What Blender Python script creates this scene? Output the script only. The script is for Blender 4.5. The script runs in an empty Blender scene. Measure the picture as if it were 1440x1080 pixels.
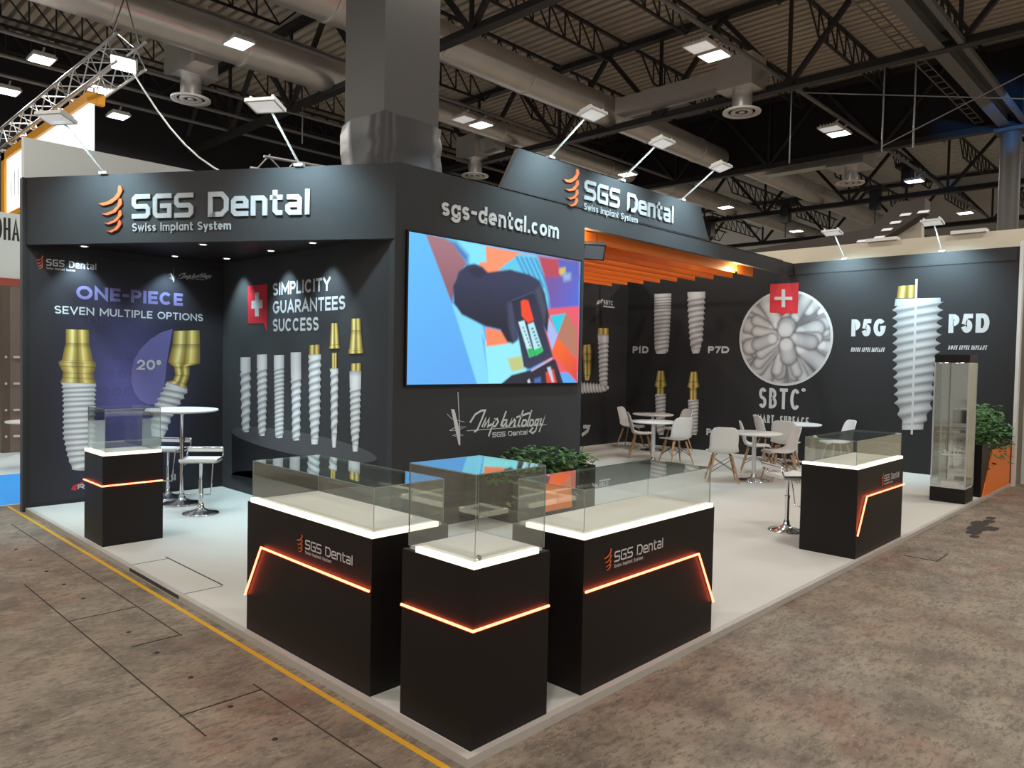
import bpy, math, random
import numpy as np
from mathutils import Vector, Matrix
random.seed(7)
sc = bpy.context.scene
COL = sc.collection

# ------------------------------------------------------------------ camera
FPX = 1043.76
CAM = np.array([-2.38222, -2.52539, 1.89807])
CR = np.array([0.69232391, -0.72130411, 0.0201986])
CU = np.array([0.00869291, 0.036327, 0.99930215])
CF = np.array([0.7215345, 0.69166519, -0.03142028])
cam = bpy.data.cameras.new('camera'); cam.sensor_width = 36.0; cam.lens = FPX / 1440 * 36.0
cam.clip_start = 0.05; cam.clip_end = 300
camo = bpy.data.objects.new('camera', cam); COL.objects.link(camo)
M = Matrix.Identity(4)
for i in range(3):
    M[i][0] = CR[i]; M[i][1] = CU[i]; M[i][2] = -CF[i]; M[i][3] = CAM[i]
camo.matrix_world = M
sc.camera = camo

# ------------------------------------------------------------------ world, exposure
w = bpy.data.worlds.new('world'); sc.world = w; w.use_nodes = True
w.node_tree.nodes['Background'].inputs[0].default_value = (1.0, 0.93, 0.84, 1)
w.node_tree.nodes['Background'].inputs[1].default_value = 0.37
vs = sc.view_settings
vs.view_transform = 'Standard'; vs.look = 'None'; vs.gamma = 1; vs.use_curve_mapping = False
vs.exposure = 0.0
sc.cycles.transparent_max_bounces = 40
sc.cycles.max_bounces = 8
sc.cycles.sample_clamp_indirect = 4.0
sc.cycles.caustics_reflective = False
sc.cycles.caustics_refractive = False
HALL_W = 140.0        # each high-bay lamp
ARM_W = 400.0          # each arm floodlight
SPOT_W = 85.0          # each niche downlight

# ------------------------------------------------------------------ measured places
NX, SY, W, L, SWX = 2.437, 3.844, 7.853, 12.42, 5.639
FLOOR = -0.045

def s2l(c):
    c = c / 255.0
    return c / 12.92 if c <= 0.04045 else ((c + 0.055) / 1.055) ** 2.4
def rgb(r, g, b): return (s2l(r), s2l(g), s2l(b), 1.0)
def ray(px, py): return CF + CR * (px - 720) / FPX - CU * (py - 540) / FPX
def on_z(px, py, z=0.0):
    r = ray(px, py); t = (z - CAM[2]) / r[2]; return Vector(CAM + r * t)

class Frame:
    """a flat surface: origin, direction to the reader's right, outward normal"""
    def __init__(s, o, right, normal):
        s.o = Vector(o); s.r = Vector(right).normalized(); s.n = Vector(normal).normalized(); s.u = Vector((0, 0, 1))
    def hv(s, px, py):
        r = Vector(ray(px, py)); c = Vector(CAM)
        t = (s.o - c).dot(s.n) / r.dot(s.n); p = c + r * t - s.o
        return p.dot(s.r), p.dot(s.u)
    def p(s, h, v, o=0.0): return s.o + s.r * h + s.u * v + s.n * o
FX = lambda x: Frame((x, 0, 0), (0, -1, 0), (-1, 0, 0))
FY = lambda y: Frame((0, y, 0), (1, 0, 0), (0, -1, 0))
FD = Frame((0, W, 0), (NX, SY - W, 0), (SY - W, -NX, 0))

# ------------------------------------------------------------------ materials
def mat(name, col, rough=0.5, metal=0.0, emit=None, estr=0.0, spec=0.5, noise=None, bump=None, coat=0.0, sheen=0.0):
    m = bpy.data.materials.new(name); m.use_nodes = True
    nt = m.node_tree; b = nt.nodes['Principled BSDF']
    b.inputs['Base Color'].default_value = col
    b.inputs['Roughness'].default_value = rough
    b.inputs['Metallic'].default_value = metal
    b.inputs['Specular IOR Level'].default_value = spec
    b.inputs['Coat Weight'].default_value = coat
    b.inputs['Sheen Weight'].default_value = sheen; b.inputs['Sheen Roughness'].default_value = 0.5
    if emit:
        b.inputs['Emission Color'].default_value = emit
        b.inputs['Emission Strength'].default_value = estr
    if noise or bump:
        tc = nt.nodes.new('ShaderNodeTexCoord'); nz = nt.nodes.new('ShaderNodeTexNoise')
        nz.inputs['Scale'].default_value = (noise or bump)[0]; nz.inputs['Detail'].default_value = 4
        nt.links.new(tc.outputs['Object'], nz.inputs['Vector'])
        if noise:
            mx = nt.nodes.new('ShaderNodeMix'); mx.data_type = 'RGBA'
            mx.inputs['A'].default_value = col; mx.inputs['B'].default_value = noise[1]
            nt.links.new(nz.outputs['Fac'], mx.inputs['Factor']); nt.links.new(mx.outputs['Result'], b.inputs['Base Color'])
        if bump:
            bp = nt.nodes.new('ShaderNodeBump'); bp.inputs['Strength'].default_value = bump[1]; bp.inputs['Distance'].default_value = 0.01
            nt.links.new(nz.outputs['Fac'], bp.inputs['Height']); nt.links.new(bp.outputs['Normal'], b.inputs['Normal'])
    return m
def glass_mat(name, tint, refl=1.0):
    m = bpy.data.materials.new(name); m.use_nodes = True; nt = m.node_tree; nt.nodes.clear()
    o = nt.nodes.new('ShaderNodeOutputMaterial'); t = nt.nodes.new('ShaderNodeBsdfTransparent'); g = nt.nodes.new('ShaderNodeBsdfGlossy')
    fr = nt.nodes.new('ShaderNodeLayerWeight'); pw = nt.nodes.new('ShaderNodeMath'); pw.operation = 'POWER'; pw.inputs[1].default_value = 5.0
    mm = nt.nodes.new('ShaderNodeMath'); mm.operation = 'MULTIPLY_ADD'; mm.inputs[1].default_value = .96 * refl; mm.inputs[2].default_value = .04 * refl
    x = nt.nodes.new('ShaderNodeMixShader')
    t.inputs['Color'].default_value = tint; g.inputs['Roughness'].default_value = 0.01; g.inputs['Color'].default_value = (0.95, 1, 0.97, 1)
    nt.links.new(fr.outputs['Facing'], pw.inputs[0]); nt.links.new(pw.outputs[0], mm.inputs[0]); nt.links.new(mm.outputs[0], x.inputs[0])
    nt.links.new(t.outputs[0], x.inputs[1]); nt.links.new(g.outputs[0], x.inputs[2]); nt.links.new(x.outputs[0], o.inputs[0])
    return m
def print_mat(name, estr=0.0, rough=0.55):
    m = bpy.data.materials.new(name); m.use_nodes = True; nt = m.node_tree; b = nt.nodes['Principled BSDF']
    a = nt.nodes.new('ShaderNodeAttribute'); a.attribute_name = 'Col'
    if estr:
        b.inputs['Base Color'].default_value = (0.01, 0.01, 0.012, 1); b.inputs['Emission Strength'].default_value = estr
        nt.links.new(a.outputs['Color'], b.inputs['Emission Color'])
    else:
        nt.links.new(a.outputs['Color'], b.inputs['Base Color'])
    b.inputs['Roughness'].default_value = rough
    return m

K = {}
K['black'] = mat('black_laminate', (0.0082, 0.0060, 0.0056, 1), 0.45, noise=(3, (0.0105, 0.0074, 0.007, 1)), spec=.28)
K['wall'] = mat('black_fabric_print', (0.0115, 0.0105, 0.0122, 1), 0.7, spec=0.5, noise=(1.5, (0.012, 0.011, 0.0128, 1)), sheen=.09)
K['fascia'] = mat('dark_board', (0.0105, 0.0105, 0.0118, 1), 0.7, spec=0.6, noise=(2, (0.011, 0.011, 0.0125, 1)), sheen=.13)
K['white'] = mat('white_lettering', (0.60, 0.61, 0.62, 1), 0.45)
K['silver'] = mat('silver_lettering', (0.40, 0.41, 0.42, 1), 0.45)
K['icon'] = mat('orange_acrylic', (0.62, 0.13, 0.04, 1), 0.4)
K['red'] = mat('red_print', (0.62, 0.03, 0.045, 1), 0.5)
K['purple'] = mat('lilac_print', (0.18, 0.16, 0.36, 1), 0.5)
K['lilac'] = mat('purple_print', (0.15, 0.14, 0.36, 1), 0.5)
K['ghost'] = mat('faint_icon_print', (0.055, 0.05, 0.12, 1), 0.5)
K['print'] = print_mat('printed_picture')
K['screen'] = print_mat('led_screen_picture', 1.0, 0.4)
K['carpet'] = mat('pale_floor', (0.60, 0.585, 0.54, 1), 0.6, noise=(1.2, (0.66, 0.645, 0.60, 1)), spec=0.3)
K['trim'] = mat('pale_edge_trim', (0.52, 0.49, 0.44, 1), 0.5, noise=(9, (0.42, 0.40, 0.37, 1)))
K['hatch'] = mat('dark_gap', (0.05, 0.045, 0.04, 1), 0.8)
K['yellow'] = mat('yellow_tape', (0.80, 0.44, 0.02, 1), 0.5, noise=(14, (0.62, 0.34, 0.03, 1)))
K['joint'] = mat('dark_joint', (0.03, 0.024, 0.02, 1), 0.8)
K['glass'] = glass_mat('clear_glass', (0.985, 0.992, 0.986, 1), 1.9)
K['glass_top'] = glass_mat('clear_top_glass', (0.965, 0.985, 0.975, 1), 1.15)
K['edge'] = mat('green_glass_edge', (0.30, 0.36, 0.31, 1), 0.15)
K['mirror'] = mat('mirror_back', (0.55, 0.55, 0.52, 1), 0.05, 1.0)
K['strip'] = mat('warm_white_led', (1, 0.95, 0.8, 1), 0.5, emit=(1.0, 0.90, 0.70, 1), estr=1.3)
K['neon'] = mat('orange_neon', (1, 0.4, 0.1, 1), 0.5, emit=(1.0, 0.108, 0.055, 1), estr=8.6)
K['deckpanel'] = mat('display_deck', (0.82, 0.80, 0.73, 1), 0.5)
K['chrome'] = mat('chrome', (0.78, 0.78, 0.80, 1), 0.10, 1.0)
K['plastic'] = mat('white_plastic', (0.78, 0.76, 0.74, 1), 0.35)
K['wood'] = mat('beech_wood', (0.55, 0.33, 0.18, 1), 0.45, noise=(20, (0.44, 0.24, 0.12, 1)))
K['wire'] = mat('black_wire', (0.03, 0.03, 0.03, 1), 0.4, 0.6)
K['orange'] = mat('orange_paint', (0.92, 0.20, 0.014, 1), 0.45)
K['leaf'] = mat('green_leaf', (0.02, 0.07, 0.016, 1), 0.45, noise=(9, (0.085, 0.20, 0.035, 1)))
K['soil'] = mat('soil', (0.03, 0.02, 0.015, 1), 0.9)
K['steel'] = mat('dark_steel', (0.028, 0.026, 0.026, 1), 0.5, 0.2)
K['steelgrey'] = mat('grey_steel', (0.16, 0.155, 0.15, 1), 0.5, 0.2)
K['deck'] = mat('roof_deck', (0.64, 0.55, 0.45, 1), 0.6, noise=(0.3, (0.54, 0.47, 0.39, 1)))
K['deckgrey'] = mat('grey_roof_deck', (0.66, 0.65, 0.61, 1), 0.6)
K['duct'] = mat('galvanised_duct', (0.80, 0.79, 0.76, 1), 0.34, 0.7, noise=(2, (0.62, 0.61, 0.59, 1)))
K['baffle'] = mat('black_smoke_curtain', (0.008, 0.007, 0.009, 1), 0.9)
K['alu'] = mat('truss_aluminium', (0.62, 0.63, 0.64, 1), 0.3, 0.7)
K['column'] = mat('grey_column_cladding', (0.085, 0.078, 0.073, 1), 0.55, noise=(1.2, (0.10, 0.093, 0.088, 1)))
K['film'] = mat('black_plastic_film', (0.045, 0.042, 0.042, 1), 0.38, bump=(2.0, .5), spec=.4)
K['lamp'] = mat('lamp_lens', (1, 1, 1, 1), 0.3, emit=(1.0, 0.97, 0.92, 1), estr=9)
K['lampdim'] = mat('dim_lamp_lens', (0.8, 0.8, 0.8, 1), 0.4, emit=(1, 0.98, 0.95, 1), estr=0.35)
K['spotlens'] = mat('downlight_lens', (1, 1, 1, 1), 0.3, emit=(0.95, 0.98, 1.0, 1), estr=7)
K['lampwhite'] = mat('white_metal', (0.74, 0.73, 0.71, 1), 0.4, 0.2)
K['greywall'] = mat('pale_grey_wall', (0.78, 0.83, 0.81, 1), 0.6)
K['cream'] = mat('cream_wall', (0.68, 0.61, 0.48, 1), 0.6)
K['beige'] = mat('beige_wall', (0.60, 0.56, 0.49, 1), 0.6)
K['brown'] = mat('dark_brown_board', (0.05, 0.036, 0.032, 1), 0.6)
K['signwhite'] = mat('backlit_white', (0.9, 0.9, 0.9, 1), 0.5, emit=(0.92, 0.98, 1, 1), estr=0.75)
K['signorange'] = mat('orange_sign_frame', (0.85, 0.36, 0.02, 1), 0.45)
K['blue'] = mat('blue_carpet', (0.01, 0.30, 0.85, 1), 0.8)
K['paleblue'] = mat('pale_floor_covering', (0.52, 0.62, 0.66, 1), 0.6)
K['tan'] = mat('tan_floor', (0.30, 0.19, 0.12, 1), 0.6)
K['redbrown'] = mat('red_board', (0.40, 0.08, 0.05, 1), 0.6)
K['greyglass'] = mat('grey_lens', (0.16, 0.18, 0.21, 1), 0.2)

# concrete of the hall floor
def concrete():
    m = bpy.data.materials.new('worn_concrete'); m.use_nodes = True; nt = m.node_tree; b = nt.nodes['Principled BSDF']
    tc = nt.nodes.new('ShaderNodeTexCoord')
    def noise(scale, detail, rough=0.6, off=0.0, stretch=(1, 1, 1)):
        mp = nt.nodes.new('ShaderNodeMapping'); mp.inputs['Location'].default_value = (off, off * 2, 0); mp.inputs['Scale'].default_value = stretch
        nt.links.new(tc.outputs['Object'], mp.inputs['Vector'])
        n = nt.nodes.new('ShaderNodeTexNoise'); n.inputs['Scale'].default_value = scale; n.inputs['Detail'].default_value = detail; n.inputs['Roughness'].default_value = rough
        nt.links.new(mp.outputs[0], n.inputs['Vector']); return n.outputs['Fac']
    def ramp(v, a, bb, lo, hi):
        r = nt.nodes.new('ShaderNodeMapRange'); r.inputs[1].default_value = a; r.inputs[2].default_value = bb; r.inputs[3].default_value = lo; r.inputs[4].default_value = hi
        nt.links.new(v, r.inputs[0]); return r.outputs[0]
    def mix(f, A, B):
        x = nt.nodes.new('ShaderNodeMix'); x.data_type = 'RGBA'
        nt.links.new(f, x.inputs['Factor'])
        for k, v in (('A', A), ('B', B)):
            if isinstance(v, tuple): x.inputs[k].default_value = v
            else: nt.links.new(v, x.inputs[k])
        return x.outputs['Result']
    c = mix(ramp(noise(0.55, 6), 0.35, 0.65, 0, 1), (0.285, 0.218, 0.158, 1), (0.33, 0.285, 0.225, 1))
    c = mix(ramp(noise(2.2, 8, 0.75, 3.0), 0.42, 0.66, 0, 0.85), c, (0.115, 0.096, 0.078, 1))
    c = mix(ramp(noise(0.9, 6, 0.7, 9.0), 0.52, 0.68, 0, 0.65), c, (0.235, 0.115, 0.080, 1))
    c = mix(ramp(noise(6, 10, 0.8, 5.0, (.6, 1.3, 1)), 0.53, 0.66, 0, 0.7), c, (0.075, 0.062, 0.052, 1))
    c = mix(ramp(noise(11, 9, 0.8, 1.0, (1, 0.5, 1)), 0.60, 0.68, 0, 0.7), c, (0.34, 0.31, 0.27, 1))
    c = mix(ramp(noise(30, 8, 0.75, 2.0, (.45, 1.2, 1)), 0.50, 0.60, 0, 0.62), c, (0.085, 0.068, 0.052, 1))
    c = mix(ramp(noise(42, 5, 0.7, 7.0, (.7, 1, 1)), 0.62, 0.66, 0, 0.7), c, (0.42, 0.38, 0.33, 1))
    nt.links.new(c, b.inputs['Base Color']); b.inputs['Roughness'].default_value = 0.62; b.inputs['Specular IOR Level'].default_value = 0.35
    bp = nt.nodes.new('ShaderNodeBump'); bp.inputs['Strength'].default_value = 0.25; bp.inputs['Distance'].default_value = 0.01
    nt.links.new(noise(12, 8, 0.7), bp.inputs['Height']); nt.links.new(bp.outputs[0], b.inputs['Normal'])
    return m
K['concrete'] = concrete()

# ------------------------------------------------------------------ mesh builder
class MB:
    def __init__(s): s.v = []; s.f = []; s.mi = []; s.sm = []
    def add(s, vs, fs, mi=0, smooth=False):
        n = len(s.v); s.v += [tuple(v) for v in vs]
        for f in fs: s.f.append([i + n for i in f]); s.mi.append(mi); s.sm.append(smooth)
        return s
    def box(s, x0, x1, y0, y1, z0, z1, mi=0):
        vs = [(x, y, z) for z in (z0, z1) for y in (y0, y1) for x in (x0, x1)]
        return s.add(vs, [(0, 2, 3, 1), (4, 5, 7, 6), (0, 1, 5, 4), (2, 6, 7, 3), (0, 4, 6, 2), (1, 3, 7, 5)], mi)
    def cbox(s, c, sx, sy, sz, mi=0): return s.box(c[0] - sx / 2, c[0] + sx / 2, c[1] - sy / 2, c[1] + sy / 2, c[2] - sz / 2, c[2] + sz / 2, mi)
    def obox(s, c, ax, ay, az, mi=0):
        """box from centre and three half-axes"""
        c, ax, ay, az = Vector(c), Vector(ax), Vector(ay), Vector(az)
        vs = [c + ax * i + ay * j + az * k for k in (-1, 1) for j in (-1, 1) for i in (-1, 1)]
        return s.add(vs, [(0, 2, 3, 1), (4, 5, 7, 6), (0, 1, 5, 4), (2, 6, 7, 3), (0, 4, 6, 2), (1, 3, 7, 5)], mi)
    def bar(s, a, b, wd, ht=None, mi=0):
        a, b = Vector(a), Vector(b); d = (b - a); l = d.length; d.normalize()
        up = Vector((0, 0, 1)) if abs(d.z) < 0.95 else Vector((1, 0, 0))
        x = d.cross(up).normalized(); y = x.cross(d).normalized()
        return s.obox((a + b) / 2, d * l / 2, x * wd / 2, y * (ht or wd) / 2, mi)
    def tube(s, pts, rad, seg=10, mi=0, caps=True, smooth=True):
        pts = [Vector(p) for p in pts]; n = len(pts)
        rad = rad if isinstance(rad, (list, tuple)) else [rad] * n
        vs = []; px = None
        for i, p in enumerate(pts):
            d = (pts[min(i + 1, n - 1)] - pts[max(i - 1, 0)]).normalized()
            if px is None:
                up = Vector((0, 0, 1)) if abs(d.z) < 0.9 else Vector((1, 0, 0)); px = d.cross(up).normalized()
            else:
                px = (px - d * px.dot(d)).normalized()
            py = d.cross(px)
            for k in range(seg):
                a = 2 * math.pi * k / seg; vs.append(p + (px * math.cos(a) + py * math.sin(a)) * rad[i])
        fs = [(i * seg + k, i * seg + (k + 1) % seg, (i + 1) * seg + (k + 1) % seg, (i + 1) * seg + k) for i in range(n - 1) for k in range(seg)]
        s.add(vs, fs, mi, smooth)
        if caps: s.add(vs[:seg], [tuple(range(seg))[::-1]], mi); s.add(vs[-seg:], [tuple(range(seg))], mi)
        return s
    def lathe(s, prof, c=(0, 0, 0), seg=28, mi=0, smooth=True):
        vs = []; n = len(prof)
        for r, z in prof:
            for k in range(seg):
                a = 2 * math.pi * k / seg; vs.append((c[0] + r * math.cos(a), c[1] + r * math.sin(a), c[2] + z))
        fs = [(i * seg + k, i * seg + (k + 1) % seg, (i + 1) * seg + (k + 1) % seg, (i + 1) * seg + k) for i in range(n - 1) for k in range(seg)]
        return s.add(vs, fs, mi, smooth)
    def prism(s, poly, vec, mi=0):
        """extrude a planar 3-D polygon along vec"""
        vec = Vector(vec); n = len(poly); a = [Vector(p) for p in poly]; b = [p + vec for p in a]
        return s.add(a + b, [tuple(range(n))[::-1], tuple(range(n, 2 * n))] + [(i, (i + 1) % n, n + (i + 1) % n, n + i) for i in range(n)], mi)
    def build(s, name, mats, parent=None, loc=None):
        me = bpy.data.meshes.new(name); me.from_pydata(s.v, [], s.f)
        for m in (mats if isinstance(mats, list) else [mats]): me.materials.append(m)
        me.polygons.foreach_set('material_index', s.mi); me.polygons.foreach_set('use_smooth', s.sm); me.update()
        o = bpy.data.objects.new(name, me); COL.objects.link(o)
        if parent: o.parent = parent
        if loc is not None: o.location = loc
        return o
def tag(o, label, cat, group=None, kind=None):
    o['label'] = label; o['category'] = cat
    if group: o['group'] = group
    if kind: o['kind'] = kind
    return o
def struct(o): o['kind'] = 'structure'; return o
def thing(name, label, cat, loc=(0, 0, 0), rz=0.0, group=None):
    o = bpy.data.objects.new(name, None); COL.objects.link(o); o.location = loc; o.rotation_euler = (0, 0, rz); o.empty_display_size = 0.1
    return tag(o, label, cat, group)
def copy_tree(o, parent=None):
    c = o.copy(); COL.objects.link(c)
    if parent: c.parent = parent
    for ch in list(o.children): copy_tree(ch, c)
    return c
def light(name, kind, loc, power, parent=None, aim=None, size=0.3, size_y=None, col=(1, 1, 1), spot=1.2, blend=0.6):
    l = bpy.data.lights.new(name, kind); l.energy = power; l.color = col
    if kind == 'AREA':
        l.size = size
        if size_y: l.shape = 'RECTANGLE'; l.size_y = size_y
    elif kind == 'SPOT': l.spot_size = spot; l.spot_blend = blend; l.shadow_soft_size = size
    else: l.shadow_soft_size = size
    o = bpy.data.objects.new(name, l); COL.objects.link(o); o.location = loc
    if aim is not None:
        d = Vector(aim) - Vector(loc); o.rotation_euler = d.to_track_quat('-Z', 'Y').to_euler()
    if parent: o.parent = parent
    return o

# ------------------------------------------------------------------ lettering: a stroke alphabet
def arc(cx, cy, rx, ry, a0, a1, n=12):
    return [(cx + rx * math.cos(math.radians(a0 + (a1 - a0) * i / n)), cy + ry * math.sin(math.radians(a0 + (a1 - a0) * i / n))) for i in range(n + 1)]
def glyph(ch, l, r, b, t, a):
    m = (b + t) / 2; c = (l + r) / 2; W_ = r - l; rx = W_ / 2; ry = (t - b) / 2
    if ch == 'A': return [[(l, b), (c, t), (r, b)], [(l + .2 * W_, b + .3 * (t - b)), (r - .2 * W_, b + .3 * (t - b))]]
    if ch == 'B':
        k = .5 * (t - m)
        q = min(k, .7 * W_); return [[(l, b), (l, t), (r - q - .03, t)] + arc(r - q - .03, t - k, q, k, 90, -90, 8) + [(l, m)], [(l, m), (r - q, m)] + arc(r - q, m - k, q, k, 90, -90, 8) + [(l, b)]]
    if ch == 'C': return [arc(c, m, rx, ry, 42, 318, 18)]
    if ch == 'D': return [[(l, b), (l, t), (c, t)] + arc(c, m, rx, ry, 90, -90, 12) + [(l, b)]]
    if ch == 'E': return [[(r, t), (l, t), (l, b), (r, b)], [(l, m), (r - .1 * W_, m)]]
    if ch == 'F': return [[(r, t), (l, t), (l, b)], [(l, m), (r - .1 * W_, m)]]
    if ch == 'G': return [arc(c, m, rx, ry, 42, 335, 18) + [(r, m - .02), (c + .1 * W_, m - .02)]]
    if ch == 'H': return [[(l, b), (l, t)], [(r, b), (r, t)], [(l, m), (r, m)]]
    if ch == 'I' or ch == 'l': return [[(c, b), (c, a)]]
    if ch == '1': return [[(l, t - .18), (c, t), (c, b)]]
    if ch == 'K': return [[(l, b), (l, t)], [(r, t), (l, m - .06)], [(l + .3 * W_, m + .1), (r, b)]]
    if ch == 'L': return [[(l, t), (l, b), (r, b)]]
    if ch == 'M': return [[(l, b), (l, t), (c, b + .25 * (t - b)), (r, t), (r, b)]]
    if ch == 'N': return [[(l, b), (l, t), (r, b), (r, t)]]
    if ch in 'O0o': return [arc(c, m, rx, ry, 0, 360, 24)]
    if ch in 'PR':
        k = .27 * (t - b); q = min(k, .7 * W_); o = [[(l, b), (l, t), (r - q, t)] + arc(r - q, t - k, q, k, 90, -90, 8) + [(l, t - 2 * k)]]
        return o + ([[(c, t - 2 * k), (r, b)]] if ch == 'R' else [])
    if ch in 'Ss': return [arc(c, (m + t) / 2, rx, (t - m) / 2, 25, 270, 12) + arc(c, (m + b) / 2, rx, (m - b) / 2, 90, -155, 12)[1:]]
    if ch == 'T': return [[(l, t), (r, t)], [(c, t), (c, b)]]
    if ch == 'U': return [[(l, t)] + arc(c, b + rx, rx, rx, 180, 360, 12) + [(r, t)]]
    if ch == 'V': return [[(l, t), (c, b), (r, t)]]
    if ch == 'Y': return [[(l, t), (c, m)], [(r, t), (c, m), (c, b)]]
    if ch == '2': return [arc(c, t - rx, rx, rx, 165, -25, 10) + [(l, b), (r, b)]]
    if ch == '5': return [[(r, t), (l + .05, t), (l, m + .06)] + arc(c - .02, b + .3 * (t - b), rx, .3 * (t - b), 120, -150, 12)]
    if ch == '7': return [[(l, t), (r, t), (c - .1, b)]]
    if ch == '-': return [[(l, m), (r, m)]]
    if ch == '.': return [[(c - .01, b - .0), (c + .01, b + .0)]]
    if ch in '°º': return [arc(c, a - .16, rx, .16, 0, 360, 14)]
    if ch == 'c': return [arc(c, m, rx, ry, 45, 315, 14)]
    if ch == 'e': return [[(l, m), (r, m)] + arc(c, m, rx, ry, 0, 312, 16)]
    if ch == 'a': return [arc(c, m, rx, ry, 0, 360, 18), [(r, t), (r, b)]]
    if ch == 'd': return [arc(c, m, rx, ry, 0, 360, 18), [(r, a), (r, b)]]
    if ch == 'p': return [arc(c, m, rx, ry, 0, 360, 18), [(l, t), (l, b - .28)]]
    if ch == 'g': return [arc(c, m, rx, ry, 0, 360, 18), [(r, t), (r, b - .1)] + arc(c, b - .1, rx, .16, 0, -150, 8)]
    if ch == 'n': return [[(l, b), (l, t)], [(l, m)] + arc(c, t - rx, rx, rx, 180, 0, 10) + [(r, b)]]
    if ch == 'm':
        q = W_ / 4
        return [[(l, b), (l, t)], [(l, m)] + arc(l + q, t - q, q, q, 180, 0, 8) + [(c, b)], [(c, m)] + arc(c + q, t - q, q, q, 180, 0, 8) + [(r, b)]]
    if ch == 't': return [[(l + .3 * W_, a), (l + .3 * W_, b + .1), (l + .45 * W_, b), (r, b)], [(l, t), (r, t)]]
    if ch == 'i': return [[(c, b), (c, t)], [(c, a - .02), (c, a)]]
    if ch == 'w': return [[(l, t), (l + .27 * W_, b), (c, t), (r - .27 * W_, b), (r, t)]]
    if ch == 'y': return [[(l, t), (c, b)], [(r, t), (c - .12 * W_, b - .25)]]
    return []
WID = dict(A=.82, B=.66, C=.80, D=.78, E=.60, F=.56, G=.84, H=.74, I=.2, K=.7, L=.54, M=.92, N=.78, O=.9, P=.64, R=.68, S=.64, T=.66, U=.74, V=.8, Y=.74)
WID.update({'0': .66, '1': .36, '2': .6, '5': .62, '7': .6, '-': .4, '.': .2, '°': .3, 'º': .36, ' ': .34, 'a': .62, 'c': .56, 'd': .62, 'e': .6, 'g': .62, 'i': .2, 'l': .2, 'm': .92, 'n': .58, 'o': .62, 'p': .62, 's': .5, 't': .42, 'w': .86, 'y': .58})
def square(ch, l, r, b, t, a):
    """the squared letters of the big logo"""
    m = (b + t) / 2; c = .10; k = .2
    if ch == 'S': return [[(r, t), (l + c, t), (l, t - c), (l, m + c), (l + c, m), (r - c, m), (r, m - c), (r, b + c), (r - c, b), (l, b)]]
    if ch == 'G': return [[(r, t), (l + c, t), (l, t - c), (l, b + c), (l + c, b), (r, b), (r, m), ((l + r) / 2, m)]]
    if ch == 'D': return [[(l + .16, b), (l, b), (l, t), (r - k, t), (r, t - k), (r, b + k), (r - k, b), (l + .05, b)]]
    if ch == 'e': return [[(r, b), (l + c, b), (l, b + c), (l, t - c), (l + c, t), (r - c, t), (r, t - c), (r, m), (l + .14, m)]]
    if ch == 'n': return [[(l, b), (l, t), (r - c, t), (r, t - c), (r, b)]]
    if ch == 't': return [[(l + .12, a), (l + .12, b + c), (l + .12 + c, b), (r, b)], [(l, t), (r, t)]]
    if ch == 'a': return [[(l + .05, t), (r - c, t), (r, t - c), (r, b), (l + c, b), (l, b + c), (l, m - c * .6), (l + c, m), (r, m)]]
    if ch == 'l': return [[((l + r) / 2, b), ((l + r) / 2, a)]]
    return []
SQW = dict(S=.86, G=.86, D=.9, e=.74, n=.70, t=.54, a=.70, l=.2); SQW[' '] = .42

def ribbon(pts, wd, ext=0.0):
    """centre line -> list of quads (2-D), mitred"""
    P = [Vector(p) for p in pts]; P = [p for i, p in enumerate(P) if i == 0 or (p - P[i - 1]).length > 1e-5]
    n = len(P)
    if n < 2: return []
    closed = (P[0] - P[-1]).length < 1e-4 and n > 3
    if closed: P = P[:-1]; n -= 1
    elif ext:
        P[0] = P[0] + (P[0] - P[1]).normalized() * ext; P[-1] = P[-1] + (P[-1] - P[-2]).normalized() * ext
    def nrm(a, b): d = (b - a).normalized(); return Vector((-d.y, d.x))
    Lf, Rt = [], []
    for i in range(n):
        if closed or 0 < i < n - 1:
            a, b = nrm(P[i - 1], P[i]), nrm(P[i], P[(i + 1) % n]); mm = a + b
            if mm.length < 1e-3: mm = b
            mm.normalize(); k = min(1 / max(mm.dot(b), 0.25), 2.2); o = mm * k
        else: o = nrm(P[0], P[1]) if i == 0 else nrm(P[-2], P[-1])
        Lf.append(P[i] + o * wd / 2); Rt.append(P[i] - o * wd / 2)
    return [(Rt[i], Rt[(i + 1) % n], Lf[(i + 1) % n], Lf[i]) for i in range(n if closed else n - 1)]
def flat(mb, F, quads, off, ext, mi=0):
    for i, q in enumerate(quads):
        off += (.00008, .00008, -.00016)[i % 3]
        a = [F.p(p[0], p[1], off + ext) for p in q]
        if ext > 0.003: mb.prism([F.p(p[0], p[1], off) for p in q], F.n * ext, mi)
        else: mb.add(a, [tuple(range(len(q)))], mi)
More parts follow.
